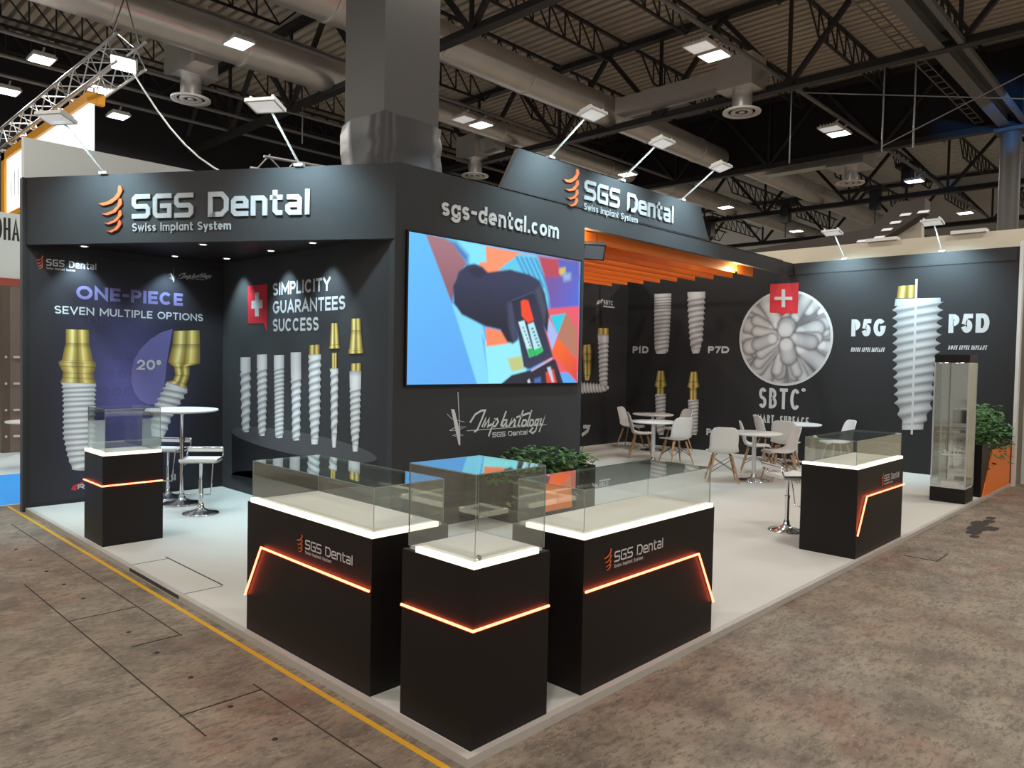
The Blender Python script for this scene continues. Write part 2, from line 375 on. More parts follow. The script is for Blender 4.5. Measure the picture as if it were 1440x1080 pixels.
def text_quads(s, h0, v0, width, cap, weight, style, xh=.74, gap=.13):
    fn, wt = (square, SQW) if style == 'sq' else (glyph, WID)
    if style == 'sq': xh = .80
    nat = sum(wt[c] for c in s); g = gap
    k = (width / cap - g * (len(s) - 1)) / nat
    if k < .35: g *= .4; k = (width / cap - g * (len(s) - 1)) / nat
    out = []; x = 0
    for c in s:
        wd = wt[c] * k
        if c != ' ':
            lw = weight
            l, r = x + lw / 2, x + wd - lw / 2
            if r <= l: l = r = x + wd / 2
            low = c.islower(); t = (xh if low and c not in 'l' else 1) - lw / 2; b = lw / 2
            for st in fn(c, l, r, b, t, 1 - lw / 2):
                for q in ribbon(st, lw, 0 if c in 'CcSsGeO.' and style != 'sq' else lw * .48):
                    out.append([(h0 + p.x * cap, v0 + p.y * cap) for p in q])
            if c == '.': out.append([(h0 + (x + wd / 2 + dx * lw * .55) * cap, v0 + (lw * .55 + dy * lw * .55) * cap) for dx, dy in ((-1, -1), (1, -1), (1, 1), (-1, 1))])
        x += wd + g
    return out
def text(F, parent, name, s, m, bl, br, top, weight=.16, style='', off=.004, ext=.0, right_top=None, slant=0.0):
    h0, v0 = F.hv(*bl); h1, v1 = F.hv(*br); cap = F.hv(bl[0], top)[1] - v0
    if right_top is not None: cap = (cap + F.hv(br[0], right_top)[1] - v1) / 2
    q = text_quads(s, h0, (v0 + v1) / 2, h1 - h0, cap, weight, style)
    if slant: q = [[(p[0] + slant * (p[1] - v0), p[1]) for p in qq] for qq in q]
    mb = MB(); flat(mb, F, q, off, ext)
    return mb.build(name, m, parent)
CRES = [[(815, 510), (860, 530), (940, 515), (1010, 465), (1045, 400), (1025, 360), (1005, 365), (1000, 420), (960, 465), (900, 497)],
        [(845, 600), (900, 614), (980, 588), (1040, 520), (1036, 475), (1010, 478), (1000, 530), (950, 575), (880, 597)],
        [(868, 680), (920, 694), (990, 667), (1040, 610), (1030, 570), (1010, 575), (1000, 625), (960, 660), (900, 678)],
        [(890, 745), (940, 762), (1000, 737), (1035, 690), (1025, 655), (1008, 660), (995, 705), (960, 735), (920, 747)]]
def logo(F, parent, bl, br, top, rtop, ext=.0, off=.004, wt=.17, m='white'):
    """crescent emblem, big squared name and small line under it"""
    h0, v0 = F.hv(*bl); h1, v1 = F.hv(*br); vb = (v0 + v1) / 2
    cap = (F.hv(bl[0], top)[1] - v0 + F.hv(br[0], rtop)[1] - v1) / 2; kx = (h1 - h0) / 7.2
    out = []
    mb = MB(); flat(mb, F, text_quads('SGS Dental', h0, vb, h1 - h0, cap, wt, 'sq'), off, ext); out.append(mb.build('logo_lettering', K[m], parent))
    mb = MB(); flat(mb, F, text_quads('Swiss Implant System', h0, vb - .52 * cap, 4.1 * kx, .34 * cap, .17, ''), off, ext * .5); out.append(mb.build('small_lettering', K[m], parent))
    mb = MB()
    for c in CRES:
        n = len(c); k = n // 2
        pts = [(h0 + (-1.45 + (x - 815) / 230 * 1.05) * kx, vb + (1.4 - (y - 360) / 402 * 1.95) * cap) for x, y in c]
        mb.prism([F.p(a, b, off) for a, b in pts], F.n * max(ext, .002))
    out.append(mb.build('crescent_emblem', K['icon'], parent)); return out
SCRIPT = [[(345, 820), (385, 755), (435, 724), (466, 722), (440, 790), (402, 878), (378, 895)],
          [(440, 855), (470, 785), (460, 852), (497, 790), (488, 850), (520, 830)],
          [(546, 785), (492, 930)], [(535, 805), (562, 790), (570, 812), (548, 848), (522, 852)],
          [(634, 728), (592, 838), (604, 850)], [(640, 797), (612, 800), (598, 838), (612, 850), (640, 805), (630, 846), (648, 846)],
          [(655, 852), (678, 790), (668, 835), (700, 793), (708, 805), (694, 848), (712, 846)],
          [(770, 720), (728, 840), (744, 850)], [(715, 778), (835, 738)],
          [(795, 800), (770, 800), (757, 835), (768, 850), (790, 835), (797, 800)], [(838, 720), (800, 842), (814, 850)],
          [(850, 796), (830, 800), (820, 835), (832, 848), (850, 830), (852, 797)],
          [(895, 793), (872, 798), (862, 832), (874, 842), (898, 795), (868, 885), (845, 905), (822, 888), (850, 858)],
          [(915, 785), (905, 828), (920, 838), (946, 762), (896, 895)], [(320, 885), (500, 872), (955, 836)]]
def script(F, parent, z, wd=9.0):
    """the handwritten word with the needle sketch; z maps sketch units to pixels"""
    mb = MB(); u = F.hv(*z(500, 800)); u2 = F.hv(*z(600, 800)); sc_ = (u2[0] - u[0]) / 100
    for i, st in enumerate(SCRIPT):
        flat(mb, F, ribbon([F.hv(*z(*p)) for p in st], (wd if i < 14 else 3.5) * sc_), .004, 0)
    mb.build('script_lettering', K['white'], parent)
    mb = MB()
    mb.add([F.p(*F.hv(*z(*p)), .004) for p in ((193, 712), (220, 714), (266, 900), (266, 1000), (254, 1000))], [(4, 3, 2, 1, 0)])
    for st, k in (([(248, 575), (262, 860), (264, 1000)], 5), ([(160, 750), (200, 790), (300, 815), (240, 800)], 3), ([(182, 882), (230, 855), (312, 852), (250, 880), (182, 884)], 3), ([(205, 925), (250, 905), (290, 922), (220, 928)], 3)):
        flat(mb, F, ribbon([F.hv(*z(*p)) for p in st], k * sc_), .004, 0)
    mb.build('needle_sketch', K['white'], parent)
    a, b = z(522, 935), z(803, 918); t = z(522, 895)
    text(F, parent, 'small_lettering', 'SGS Dental', K['white'], a, b, t[1], .2, 'sq')

# ------------------------------------------------------------------ printed pictures
def set_cols(me, cols):
    ca = me.color_attributes.new('Col', 'FLOAT_COLOR', 'POINT'); a = np.ones((len(cols), 4), np.float32); a[:, :3] = cols
    ca.data.foreach_set('color', a.ravel())
def lin(a):
    a = np.clip(np.asarray(a, float) / 255, 0, 1); return np.where(a <= .04045, a / 12.92, ((a + .055) / 1.055) ** 2.4)
GOLD = np.array([.35, .62, .95, 1.1, .7, .42, .75, 1.05, .8, .45, .3])
def implant(F, parent, name, keys, amp=.10, ncol=16, off=.004, bright=1.0):
    """a printed screw: keys = (xL,yL,xR,yR,kind,threads) from top to tip, in picture units of the print"""
    rows = []
    ph = 0.0
    for a, b in zip(keys[:-1], keys[1:]):
        La, Ra, Lb, Rb = [np.array(F.hv(*p)) for p in (a[0:2], a[2:4], b[0:2], b[2:4])]
        n = max(2, int(a[5] * 9)) if a[5] else 3
        for i in range(n + 1):
            t = i / n; Lp = La + (Lb - La) * t; Rp = Ra + (Rb - Ra) * t
            p = ph + a[5] * t
            if a[5]:
                d = (Rp - Lp) / 2; k = amp
                tri = lambda q: (1 - abs((q % 1.0) * 2 - 1)) ** 1.5
                Lp = Lp - d * k * (tri(p) * 2 - 1); Rp = Rp + d * k * (tri(p + .5) * 2 - 1)
            rows.append((Lp, Rp, a[4], p, a[5], .5 if (i == 0 and rows and not a[5]) else 1.0))
        ph += a[5]
    vs, cols, fs = [], [], []
    for Lp, Rp, kind, p, th, dk in rows:
        for j in range(ncol + 1):
            u = j / ncol; q = Lp + (Rp - Lp) * u; vs.append(F.p(q[0], q[1], off))
            if kind == 'gold':
                g = np.interp(u, np.linspace(0, 1, len(GOLD)), GOLD); c = np.array([.80, .57, .13]) * g ** 1.4 + max(0, g - .9) * 1.3
            else:
                body = .38 + .46 * math.sin(math.pi * min(max(u * .9 + .08, 0), 1)) ** .8
                if th: body *= .40 + .66 * (0.5 + .5 * math.sin(2 * math.pi * (p + .5 * u))) ** .7
                c = np.array([1.0, 1.0, 1.02]) * body
            cols.append(np.clip(c * bright * dk, 0, .85))
    m = ncol + 1
    for i in range(len(rows) - 1):
        for j in range(ncol): fs.append((i * m + j, (i + 1) * m + j, (i + 1) * m + j + 1, i * m + j + 1))
    mb = MB(); mb.add(vs, fs); o = mb.build(name, K['print'], parent); set_cols(o.data, np.array(cols)); return o
class Canvas:
    """a small picture painted with numpy, then carried by a grid mesh"""
    def __init__(s, h0, h1, v0, v1, nu, nv):
        s.b = (h0, h1, v0, v1); s.n = (nu, nv)
        s.H, s.V = np.meshgrid(np.linspace(h0, h1, nu), np.linspace(v0, v1, nv)); s.C = np.zeros((nv, nu, 3)); s.px = (h1 - h0) / nu
    def mask(s, poly):
        P = np.array(poly); ins = np.zeros(s.H.shape, bool); d = np.full(s.H.shape, 1e9)
        for (x0, y0), (x1, y1) in zip(P, np.roll(P, -1, 0)):
            c = ((y0 > s.V) != (y1 > s.V)) & (s.H < (x1 - x0) * (s.V - y0) / (y1 - y0 + 1e-12) + x0); ins ^= c
            dx, dy = x1 - x0, y1 - y0; t = np.clip(((s.H - x0) * dx + (s.V - y0) * dy) / (dx * dx + dy * dy + 1e-12), 0, 1)
            d = np.minimum(d, np.hypot(s.H - x0 - t * dx, s.V - y0 - t * dy))
        return np.where(ins, d, -d)
    def poly(s, poly, col, soft=1.0, col2=None, axis=None):
        d = s.mask(poly); a = np.clip(d / (s.px * soft) + .5, 0, 1)[..., None]
        c = lin(col) * np.ones_like(s.C)
        if col2 is not None:
            (x0, y0), (x1, y1) = axis; t = np.clip(((s.H - x0) * (x1 - x0) + (s.V - y0) * (y1 - y0)) / ((x1 - x0) ** 2 + (y1 - y0) ** 2), 0, 1)[..., None]
            c = c * (1 - t) + lin(col2) * t
        s.C = s.C * (1 - a) + c * a
    def capsule(s, p0, p1, r0, r1, ctr, edge, soft=1.0):
        (x0, y0), (x1, y1) = p0, p1; dx, dy = x1 - x0, y1 - y0; t = np.clip(((s.H - x0) * dx + (s.V - y0) * dy) / (dx * dx + dy * dy + 1e-12), 0, 1)
        d = np.hypot(s.H - x0 - t * dx, s.V - y0 - t * dy); r = r0 + (r1 - r0) * t
        a = np.clip((r - d) / (s.px * soft) + .5, 0, 1)[..., None]; k = np.clip(d / r, 0, 1)[..., None] ** 2.2
        s.C = s.C * (1 - a) + (lin(ctr) * (1 - k) + lin(edge) * k) * a
    def build(s, F, name, m, parent, off, keep=None):
        nu, nv = s.n; vs = [F.p(h, v, off) for h, v in zip(s.H.ravel(), s.V.ravel())]
        fs = [(j * nu + i, j * nu + i + 1, (j + 1) * nu + i + 1, (j + 1) * nu + i) for j in range(nv - 1) for i in range(nu - 1)
              if keep is None or keep[j, i]]
        mb = MB(); mb.add(vs, fs); o = mb.build(name, m, parent); set_cols(o.data, s.C.reshape(-1, 3)); return o

# ================================================================== SETTING
mb = MB(); mb.add([(-9, -13, FLOOR), (54, -13, FLOOR), (54, 20.6, FLOOR), (-9, 20.6, FLOOR)], [(0, 1, 2, 3)])
floor = struct(mb.build('floor', K['concrete']))
# trench cover joints, bolt holes, hatch lines and a stain on the concrete
mb = MB(); z = FLOOR + .003
for x, y0, y1 in ((-.762, .0, .62), (-.75, 1.15, 4.6), (-.28, 2.6, 7.2), (-.29, .1, 1.55), (-.765, -.6, .75)): mb.box(x - .0035, x + .0035, y0, y1, FLOOR, z)
for x0, x1, y in ((-.75, -.29, 3.42), (-.60, -.29, 2.62), (-.76, -.29, 1.45), (-.3, -.28, 4.4)): mb.box(x0, x1, y - .0035, y + .0035, FLOOR, z)
for x0, x1, y0, y1 in ((5.99, 6.42, -.50, -.49), (5.99, 6.0, -.5, -.2)): mb.box(x0, x1, y0, y1, FLOOR, z)
mb.build('floor_joint', K['joint'], floor)
for i, y in enumerate((5.94, 5.41, 4.91, 4.4, 3.9, 2.91, 2.41, 1.89, 1.37, .88)):
    mb = MB(); mb.lathe([(0, .004), (.013, .004), (.016, 0)], (-.515, y, FLOOR), 10); mb.build('bolt_hole', K['joint'], floor)
p = on_z(1375, 743, FLOOR); mb = MB()
for dx, dy, r in ((0, 0, .14), (.35, .05, .12), (-.3, -.02, .1), (.1, -.12, .1), (.6, .0, .08), (-.55, -.08, .06), (.85, .03, .07)):
    mb.add([(p.x + dx + r * 1.6 * math.cos(a * .5236 + .3) * (1 + .25 * math.sin(a * 2.1)), p.y + dy + r * .8 * math.sin(a * .5236 + .3), FLOOR + .003 + r * .004 + dx * .0004) for a in range(12)], [tuple(range(12))])
mb.build('oil_stain', K['joint'], floor)
mb = MB(); mb.box(-.085, -.05, -.35, 8.4, FLOOR, FLOOR + .002); mb.build('yellow_tape_line', K['yellow'], floor)

# raised pale stand floor with its edge trim
mb = MB(); mb.box(0.045, L, 0.045, W, FLOOR, 0)
sf = struct(mb.build('stand_floor', K['carpet']))
mb = MB(); mb.box(0, .047, 0, W, FLOOR, .002); mb.box(.047, L, 0, .047, FLOOR, .002); mb.build('edge_trim', K['trim'], sf)
mb = MB()
mb.box(.362, .374, 3.37, 4.55, 0, .002); mb.box(.02, .36, 4.47, 4.478, 0, .002); mb.box(.02, .36, 3.345, 3.352, 0, .002); mb.box(-.002, 0, 3.34, 4.40, -.03, 0)
mb.build('hatch_gap', K['hatch'], sf)

# stand walls
mb = MB(); mb.box(0, L, W, W + .09, FLOOR, 3.957); wall_left = struct(mb.build('wall_left', K['wall']))
mb = MB(); mb.box(-.03, .0, W - .012, W + .10, FLOOR, 3.957); mb.build('corner_post', K['fascia'], wall_left)
mb = MB(); mb.box(NX, NX + .09, SY + .09, W, 0, 3.957); wall_niche = struct(mb.build('wall_niche', K['wall']))
mb = MB(); mb.box(NX - .005, SWX, SY, SY + .09, 0, 3.975); wall_front = struct(mb.build('wall_front', K['fascia']))
mb = MB(); mb.box(SWX - .09, SWX, SY + .09, W, 0, 3.975); struct(mb.build('wall_storage', K['wall']))
mb = MB(); mb.box(L, L + .09, 0.0, W + .09, FLOOR, 3.975); wall_back = struct(mb.build('wall_back', K['wall']))
mb = MB(); mb.box(L - .012, L, 0.05, SY, 3.752, 3.975); mb.box(L - .006, L, .05, SY, 3.742, 3.752, 1); mb.build('top_band', [K['fascia'], K['joint']], wall_back)
mb = MB(); mb.box(L - .02, L + .12, -.05, 0.0, FLOOR, 4.06); mb.build('corner_post', K['lampwhite'], wall_back)
mb = MB(); mb.box(SWX, L, SY, SY + .09, 3.736, 3.975); trim1 = struct(mb.build('trim_1', K['fascia']))

# diagonal fascia and triangular soffit over the niche
D = (FD.p(0, 0) - FD.p(0, 0)); dl = math.hypot(NX, SY - W)
mb = MB(); mb.prism([FD.p(0, 3.166), FD.p(dl, 3.166), FD.p(dl, 3.957), FD.p(0, 3.957)], -FD.n * .06)
fascia = tag(mb.build('fascia_panel', K['fascia']), 'dark slanting fascia with big white name and orange crescents above the corner niche', 'sign panel')
logo(FD, fascia, (187, 308.5), (436.5, 301.5), 273.5, 266.5, ext=.018, wt=.195, m='silver')
mb = MB(); mb.prism([(0.03, W, 3.20), (NX, W, 3.20), (NX, SY + .09, 3.20)], (0, 0, .05))
soff = struct(mb.build('ceiling_soffit', K['black']))

# roof sign standing on the front wall
yy = SY - .012
mb = MB(); mb.prism([(4.007, yy, 3.99), (8.98, yy, 4.0), (8.67, yy, 4.515), (4.291, yy, 4.512)], (0, .07, 0))
mb.prism([(4.0, yy, 3.980), (11.9, yy, 3.978), (11.9, yy, 3.986), (4.0, yy, 3.99)], (0, .05, 0))
rs = tag(mb.build('roof_sign', K['fascia']), 'dark trapezoid name board standing on top of the front wall above the lounge', 'sign')
FR = FY(yy)
logo(FR, rs, (820.5, 283), (945.5, 312), 253, 289.5, ext=.018, wt=.195, m='silver')

# lettering on the front wall
FW = FY(SY)
mb_t = text(FW, wall_front, 'web_lettering', 'sgs-dental.com', K['white'], (620, 303.5), (784.5, 335.5), 279.5, .19, ext=.012, right_top=312)
z6 = lambda x, y: (600 + x / 5.683, 450 + y / 5.683)
script(FW, wall_front, z6, 11.5)

# ================================================================== wall prints
FL = FY(W); FN = FX(NX); FB = FX(L)
# one-piece wall
hw, vw = NX - .04, 2.95
cv = Canvas(.05, NX - .03, 0.05, 3.1, 90, 110); cv.C[:] = lin((33, 31, 34))
h_, v_ = FL.hv(180, 560); g = np.exp(-(((cv.H - h_) / .52) ** 2 + ((cv.V - v_) / .95) ** 2))[..., None]
cv.C = cv.C * (1 - g) + lin((84, 80, 138)) * g
cv.build(FL, 'printed_backdrop', K['print'], wall_left, .002)
mb = MB()
for i, (a, b) in enumerate([(x, y) for y in range(450, 640, 25) for x in range(130, 215, 17)]):
    c = FL.hv(a + (8 if (b // 25) % 2 else 0), b); r = .052
    for rr in (r, r * .55): flat(mb, FL, ribbon([(c[0] + rr * math.cos(k * .5236), c[1] + rr * math.sin(k * .5236)) for k in range(13 if rr == r else 8)], .006), .003, 0)
mb.build('ring_icon_print', K['ghost'], wall_left)
zz1 = lambda x, y: (40 + x / 5.143, 340 + y / 5.143); zz2 = lambda x, y: (40 + x / 5.143, 520 + y / 5.143)
mb = MB(); mb.add([FL.p(*FL.hv(*p), .004) for p in [zz1(1042, 630), zz1(960, 655), zz1(880, 705), zz1(810, 775), zz1(765, 850), zz1(745, 930), zz1(742, 1010), zz2(765, 160), zz2(800, 215), zz2(860, 250), zz2(950, 250), zz2(985, 100), zz1(1000, 870)]], [tuple(range(13))[::-1]])
mb.build('purple_sector_print', K['lilac'], wall_left)
text(FL, wall_left, 'print_lettering', 'ONE-PIECE', K['purple'], zz1(345, 418), zz1(1116, 460), zz1(345, 322)[1], .23, right_top=zz1(1116, 368)[1])
text(FL, wall_left, 'print_lettering', 'SEVEN MULTIPLE OPTIONS', K['white'], zz1(188, 525), zz1(1262, 569), zz1(188, 470)[1], .17, right_top=zz1(1262, 516)[1])
text(FL, wall_left, 'print_lettering', '20º', K['white'], zz1(783, 926), zz1(958, 926), zz1(783, 852)[1], .2, off=.007)
logo(FL, wall_left, zz1(128, 180), zz1(490, 197), zz1(128, 128)[1], zz1(490, 152)[1])
sx = lambda x, y: zz1(1010 + (x - 160) / 795 * 320, 195 + (y - 575) / 425 * 95)
script(FL, wall_left, sx, 13)
def K4(z, rows): return [(*z(a, y), *z(b, y + (b - a) * .03), k, n) for a, b, y, k, n in rows]
implant(FL, wall_left, 'printed_implant', K4(zz1, [(270, 435, 633, 'gold', 0), (268, 440, 730, 'gold', 0), (240, 468, 855, 'gold', 0), (216, 490, 868, 'gold', 0), (222, 488, 895, 'gold', 0), (250, 468, 945, 'gold', 0), (244, 474, 980, 'gold', 0), (230, 490, 1015, 'gold', 0)])
        + K4(zz2, [(233, 488, 92, 'white', 0), (243, 488, 110, 'white', 4), (250, 480, 240, 'white', 6), (250, 478, 480, 'white', 4), (285, 450, 640, 'white', 1.5), (318, 425, 722, 'white', 0), (340, 400, 726, 'white', 0)]), amp=.07)
implant(FL, wall_left, 'printed_implant', [(*zz1(1048, 645), *zz1(1236, 640), 'gold', 0), (*zz1(1040, 740), *zz1(1240, 740), 'gold', 0), (*zz1(1008, 872), *zz1(1240, 880), 'gold', 0), (*zz1(1050, 905), *zz1(1165, 900), 'gold', 0), (*zz1(1060, 960), *zz1(1165, 965), 'gold', 0), (*zz1(1045, 1000), *zz1(1140, 1030), 'gold', 0),
        (*zz1(1000, 1010), *zz1(1150, 1065), 'white', 0), (*zz1(985, 1040), *zz1(1145, 1090), 'white', 4), (*zz2(905, 270), *zz2(1040, 330), 'white', 2.2), (*zz2(880, 400), *zz2(1000, 440), 'white', 0), (*zz2(890, 480), *zz2(975, 490), 'white', 0)], amp=.12, off=.006)
mb = MB(); flat(mb, FL, ribbon([FL.hv(*zz2(395, 820)), FL.hv(*zz2(330, 845)), FL.hv(*zz2(320, 860)), FL.hv(*zz2(345, 865))], .03), .004, 0); mb.build('footer_emblem', K['red'], wall_left)
text(FL, wall_left, 'print_lettering', 'R', K['white'], zz2(355, 862), zz2(405, 862), zz2(355, 828)[1], .22)
text(FL, wall_left, 'print_lettering', 'SI', K['white'], zz2(1030, 800), zz2(1062, 800), zz2(1030, 755)[1], .24)
# simplicity wall
z3 = lambda x, y: (310 + x / 5.744, 370 + y / 5.744); z4 = lambda x, y: (310 + x / 5.744, 480 + y / 5.744)
mb = MB(); mb.add([FN.p(*FN.hv(*z3(*p)), .004) for p in ((222, 184), (225, 490), (350, 488), (378, 553), (380, 170))], [(0, 1, 2, 3, 4)]); mb.build('red_flag_print', K['red'], wall_niche)
mb = MB()
c = FN.hv(*z3(299, 334)); b = FN.hv(*z3(345, 334))[0] - c[0]; a = FN.hv(*z3(299, 238))[1] - c[1]; t = .055
mb.add([FN.p(c[0] + x, c[1] + y, .007) for x, y in ((-b, -t), (b, -t), (b, t), (-b, t))], [(0, 1, 2, 3)]); mb.add([FN.p(c[0] + x, c[1] + y, .0072) for x, y in ((-t, -a), (t, -a), (t, a), (-t, a))], [(0, 1, 2, 3)])
mb.build('white_cross_print', K['white'], wall_niche)
for s, l, lb, r, rb, lt, rt in (('SIMPLICITY', 425, 264, 890, 222, 163, 110), ('GUARANTEES', 425, 407, 1010, 377, 305, 263), ('SUCCESS', 425, 556, 795, 543, 450, 436)):
    text(FN, wall_niche, 'print_lettering', s, K['white'], z3(l, lb), z3(r, rb), z3(l, lt)[1], .2, right_top=z3(r, rt)[1])
poly = [z4(90 + 588 * (1 + math.cos(t)), 835 + 110 * math.cos(t) - 95 * math.sin(t)) for t in np.linspace(0, 2 * math.pi, 40)[:-1]]
K['plinthtop'] = mat('grey_print', (0.075, 0.075, 0.082, 1), .55); K['plinthside'] = mat('dark_print', (0.008, 0.008, 0.009, 1), .55)
mb = MB(); low = [(x, y + 62) for x, y in poly]
mb.add([FN.p(*FN.hv(*p), .0025) for p in low] + [FN.p(*FN.hv(*z4(90, 740)), .0025), FN.p(*FN.hv(*z4(1266, 955)), .0025)], [tuple(range(39))])
i0 = min(range(39), key=lambda k: poly[k][0]); i1 = max(range(39), key=lambda k: poly[k][0])
mb.add([FN.p(*FN.hv(*p), .0025) for p in (poly[i0], low[i0], low[i1], poly[i1])], [(0, 1, 2, 3)]); mb.build('printed_plinth_side', K['plinthside'], wall_niche)
mb = MB(); mb.add([FN.p(*FN.hv(*p), .0035) for p in poly], [tuple(range(39))]); mb.build('printed_plinth_top', K['plinthtop'], wall_niche)
for keys, th, amp in (
    ([(165, 247, 130), (165, 247, 240), (170, 245, 470), (175, 240, 700), (190, 232, 735)], 7, .16),
    ([(298, 380, 108), (298, 380, 220), (303, 377, 470), (308, 370, 720), (320, 360, 765)], 10, .13),
    ([(435, 518, 112), (435, 518, 215), (440, 516, 470), (443, 513, 740), (450, 505, 782)], 15, .09),
    ([(570, 655, 90), (572, 655, 300), (580, 650, 520), (583, 648, 760), (590, 640, 802)], 8, .13)):
    implant(FN, wall_niche, 'printed_implant', [(*z4(a, y), *z4(b, y - 3), 'white', 0 if i == 0 else (th / 2 if i in (1, 2) else 1)) for i, (a, b, y) in enumerate(keys)], amp=amp, off=.006)
implant(FN, wall_niche, 'printed_implant', [(*z4(722, 30), *z4(805, 26), 'gold', 0), (*z4(720, 105), *z4(805, 102), 'gold', 0), (*z4(714, 108), *z4(815, 104), 'white', 0), (*z4(715, 140), *z4(815, 136), 'white', 8), (*z4(722, 600), *z4(808, 600), 'white', 3), (*z4(735, 780), *z4(795, 780), 'white', 0), (*z4(738, 832), *z4(788, 832), 'white', 0)], amp=.12, off=.006)
implant(FN, wall_niche, 'printed_implant', [(*z4(903, 95), *z4(945, 93), 'gold', 0), (*z4(903, 215), *z4(945, 214), 'gold', 0), (*z4(886, 222), *z4(953, 218), 'white', 0), (*z4(892, 250), *z4(955, 250), 'white', 6), (*z4(895, 650), *z4(950, 650), 'white', 1), (*z4(900, 740), *z4(945, 740), 'white', 0), (*z4(908, 858), *z4(935, 858), 'white', 0)], amp=.12, off=.006)
implant(FN, wall_niche, 'printed_implant', [(*z4(1058, 180), *z4(1140, 176), 'gold', 0), (*z4(1058, 240), *z4(1140, 238), 'gold', 0), (*z4(1046, 242), *z4(1142, 240), 'white', 0), (*z4(1048, 380), *z4(1138, 380), 'white', 7), (*z4(1055, 720), *z4(1128, 720), 'white', 2), (*z4(1068, 830), *z4(1118, 830), 'white', 0), (*z4(1072, 890), *z4(1112, 890), 'white', 0)], amp=.11, off=.006)
implant(FN, wall_niche, 'printed_abutment', [(*z3(897, 486), *z3(950, 484), 'gold', 0), (*z3(888, 660), *z3(962, 655), 'gold', 0), (*z3(880, 688), *z3(970, 684), 'gold', 0), (*z3(882, 692), *z3(968, 688), 'gold', 0)], off=.006)
implant(FN, wall_niche, 'printed_abutment', [(*z3(1062, 450), *z3(1134, 446), 'gold', 0), (*z3(1060, 540), *z3(1140, 540), 'gold', 0), (*z3(1045, 690), *z3(1152, 685), 'gold', 0), (*z3(1036, 705), *z3(1160, 700), 'gold', 0), (*z3(1040, 733), *z3(1158, 728), 'gold', 0)], off=.006)
# lounge side of the left wall
z7 = lambda x, y: (800 + x / 6, 380 + y / 6)
implant(FL, wall_left, 'printed_implant', [(*z7(120, 630), *z7(185, 625), 'gold', 0), (*z7(110, 700), *z7(195, 700), 'gold', 0), (*z7(118, 760), *z7(190, 760), 'gold', 0), (*z7(125, 880), *z7(185, 880), 'gold', 0), (*z7(135, 930), *z7(170, 930), 'gold', 0)], ncol=10)
implant(FL, wall_left, 'printed_implant', [(*z7(245, 487), *z7(335, 490), 'gold', 0), (*z7(242, 540), *z7(335, 545), 'white', 0), (*z7(245, 600), *z7(333, 605), 'white', 9), (*z7(255, 950), *z7(325, 955), 'white', 0), (*z7(262, 985), *z7(320, 990), 'white', 0)], amp=.12)
implant(FL, wall_left, 'printed_implant', [(*z7(104, 1040), *z7(104, 945), 'white', 7), (*z7(285, 1030), *z7(285, 960), 'white', 1), (*z7(335, 1005), *z7(335, 980), 'white', 0)], amp=.18, ncol=10, off=.006)
text(FL, wall_left, 'print_lettering', 'SBTC', K['white'], z7(290, 290), z7(372, 296), z7(290, 252)[1], .22)
mb = MB()
for k in range(4): flat(mb, FL, ribbon([FL.hv(*z7(232 + k * 12, 290 - k * 4)), FL.hv(*z7(250 + k * 12, 255 - k * 4))], .03), .004, 0)
flat(mb, FL, ribbon([FL.hv(*z7(290, 304)), FL.hv(*z7(384, 314))], .035), .004, 0); mb.build('small_emblem', K['white'], wall_left)
mb = MB(); flat(mb, FL, ribbon([FL.hv(818, 612), FL.hv(826, 606), FL.hv(828, 600), FL.hv(820, 600)], .08), .004, 0); mb.build('small_emblem', K['white'], wall_left)
# long back wall
z8 = lambda x, y: (780 + x / 6, 560 + y / 6)
implant(FB, wall_back, 'printed_implant', [(*z7(722, 200), *z7(865, 195), 'white', 0), (*z7(722, 220), *z7(865, 218), 'white', 5), (*z7(720, 330), *z7(862, 335), 'white', 9), (*z7(722, 640), *z7(845, 640), 'white', 1), (*z7(730, 690), *z7(838, 685), 'white', 0), (*z7(745, 706), *z7(815, 704), 'white', 0)], amp=.05)
implant(FB, wall_back, 'printed_implant', [(*z7(1000, 185), *z7(1152, 180), 'white', 0), (*z7(1003, 230), *z7(1150, 228), 'white', 2), (*z7(1003, 320), *z7(1145, 320), 'white', 6), (*z7(1020, 600), *z7(1130, 590), 'white', 1), (*z7(1030, 660), *z7(1115, 650), 'white', 0), (*z7(1045, 705), *z7(1100, 700), 'white', 0)], amp=.10)
for a, b in ((0, 0), (277, 8)):
    implant(FB, wall_back, 'printed_implant', [(*z7(748 + a, 850 + b), *z7(806 + a, 848 + b), 'gold', 0), (*z7(735 + a, 930 + b), *z7(815 + a, 930 + b), 'gold', 0), (*z7(722 + a, 975 + b), *z7(828 + a, 972 + b), 'gold', 0), (*z7(742 + a, 990 + b), *z7(805 + a, 988 + b), 'gold', 0), (*z7(742 + a, 1040 + b * 6), *z7(805 + a, 1040 + b * 6), 'gold', 0),
            (*z7(728 + a, 1046 + b * 6), *z7(820 + a, 1045 + b * 6), 'white', 9), (*z7(738 + a, 1340 + b * 2), *z7(810 + a, 1340 + b * 2), 'white', 1), (*z7(755 + a, 1390), *z7(800 + a, 1390), 'white', 0)], amp=.07)
text(FB, wall_back, 'print_lettering', 'P1D', K['white'], z7(538, 698), z7(672, 702), z7(538, 640)[1], .27)
text(FB, wall_back, 'print_lettering', 'P7D', K['white'], z7(1174, 697), z7(1352, 702), z7(1174, 640)[1], .27)
text(FB, wall_back, 'print_lettering', 'P', K['white'], z8(1280, 312), z8(1322, 313), z8(1280, 255)[1], .27)
text(FB, wall_back, 'print_lettering', 'P5G', K['white'], (1197, 473.5), (1245, 472.5), 449, .235, right_top=448.5)
text(FB, wall_back, 'print_lettering', 'P5D', K['white'], (1333.5, 468.5), (1391, 467.5), 442, .235, right_top=440.5)
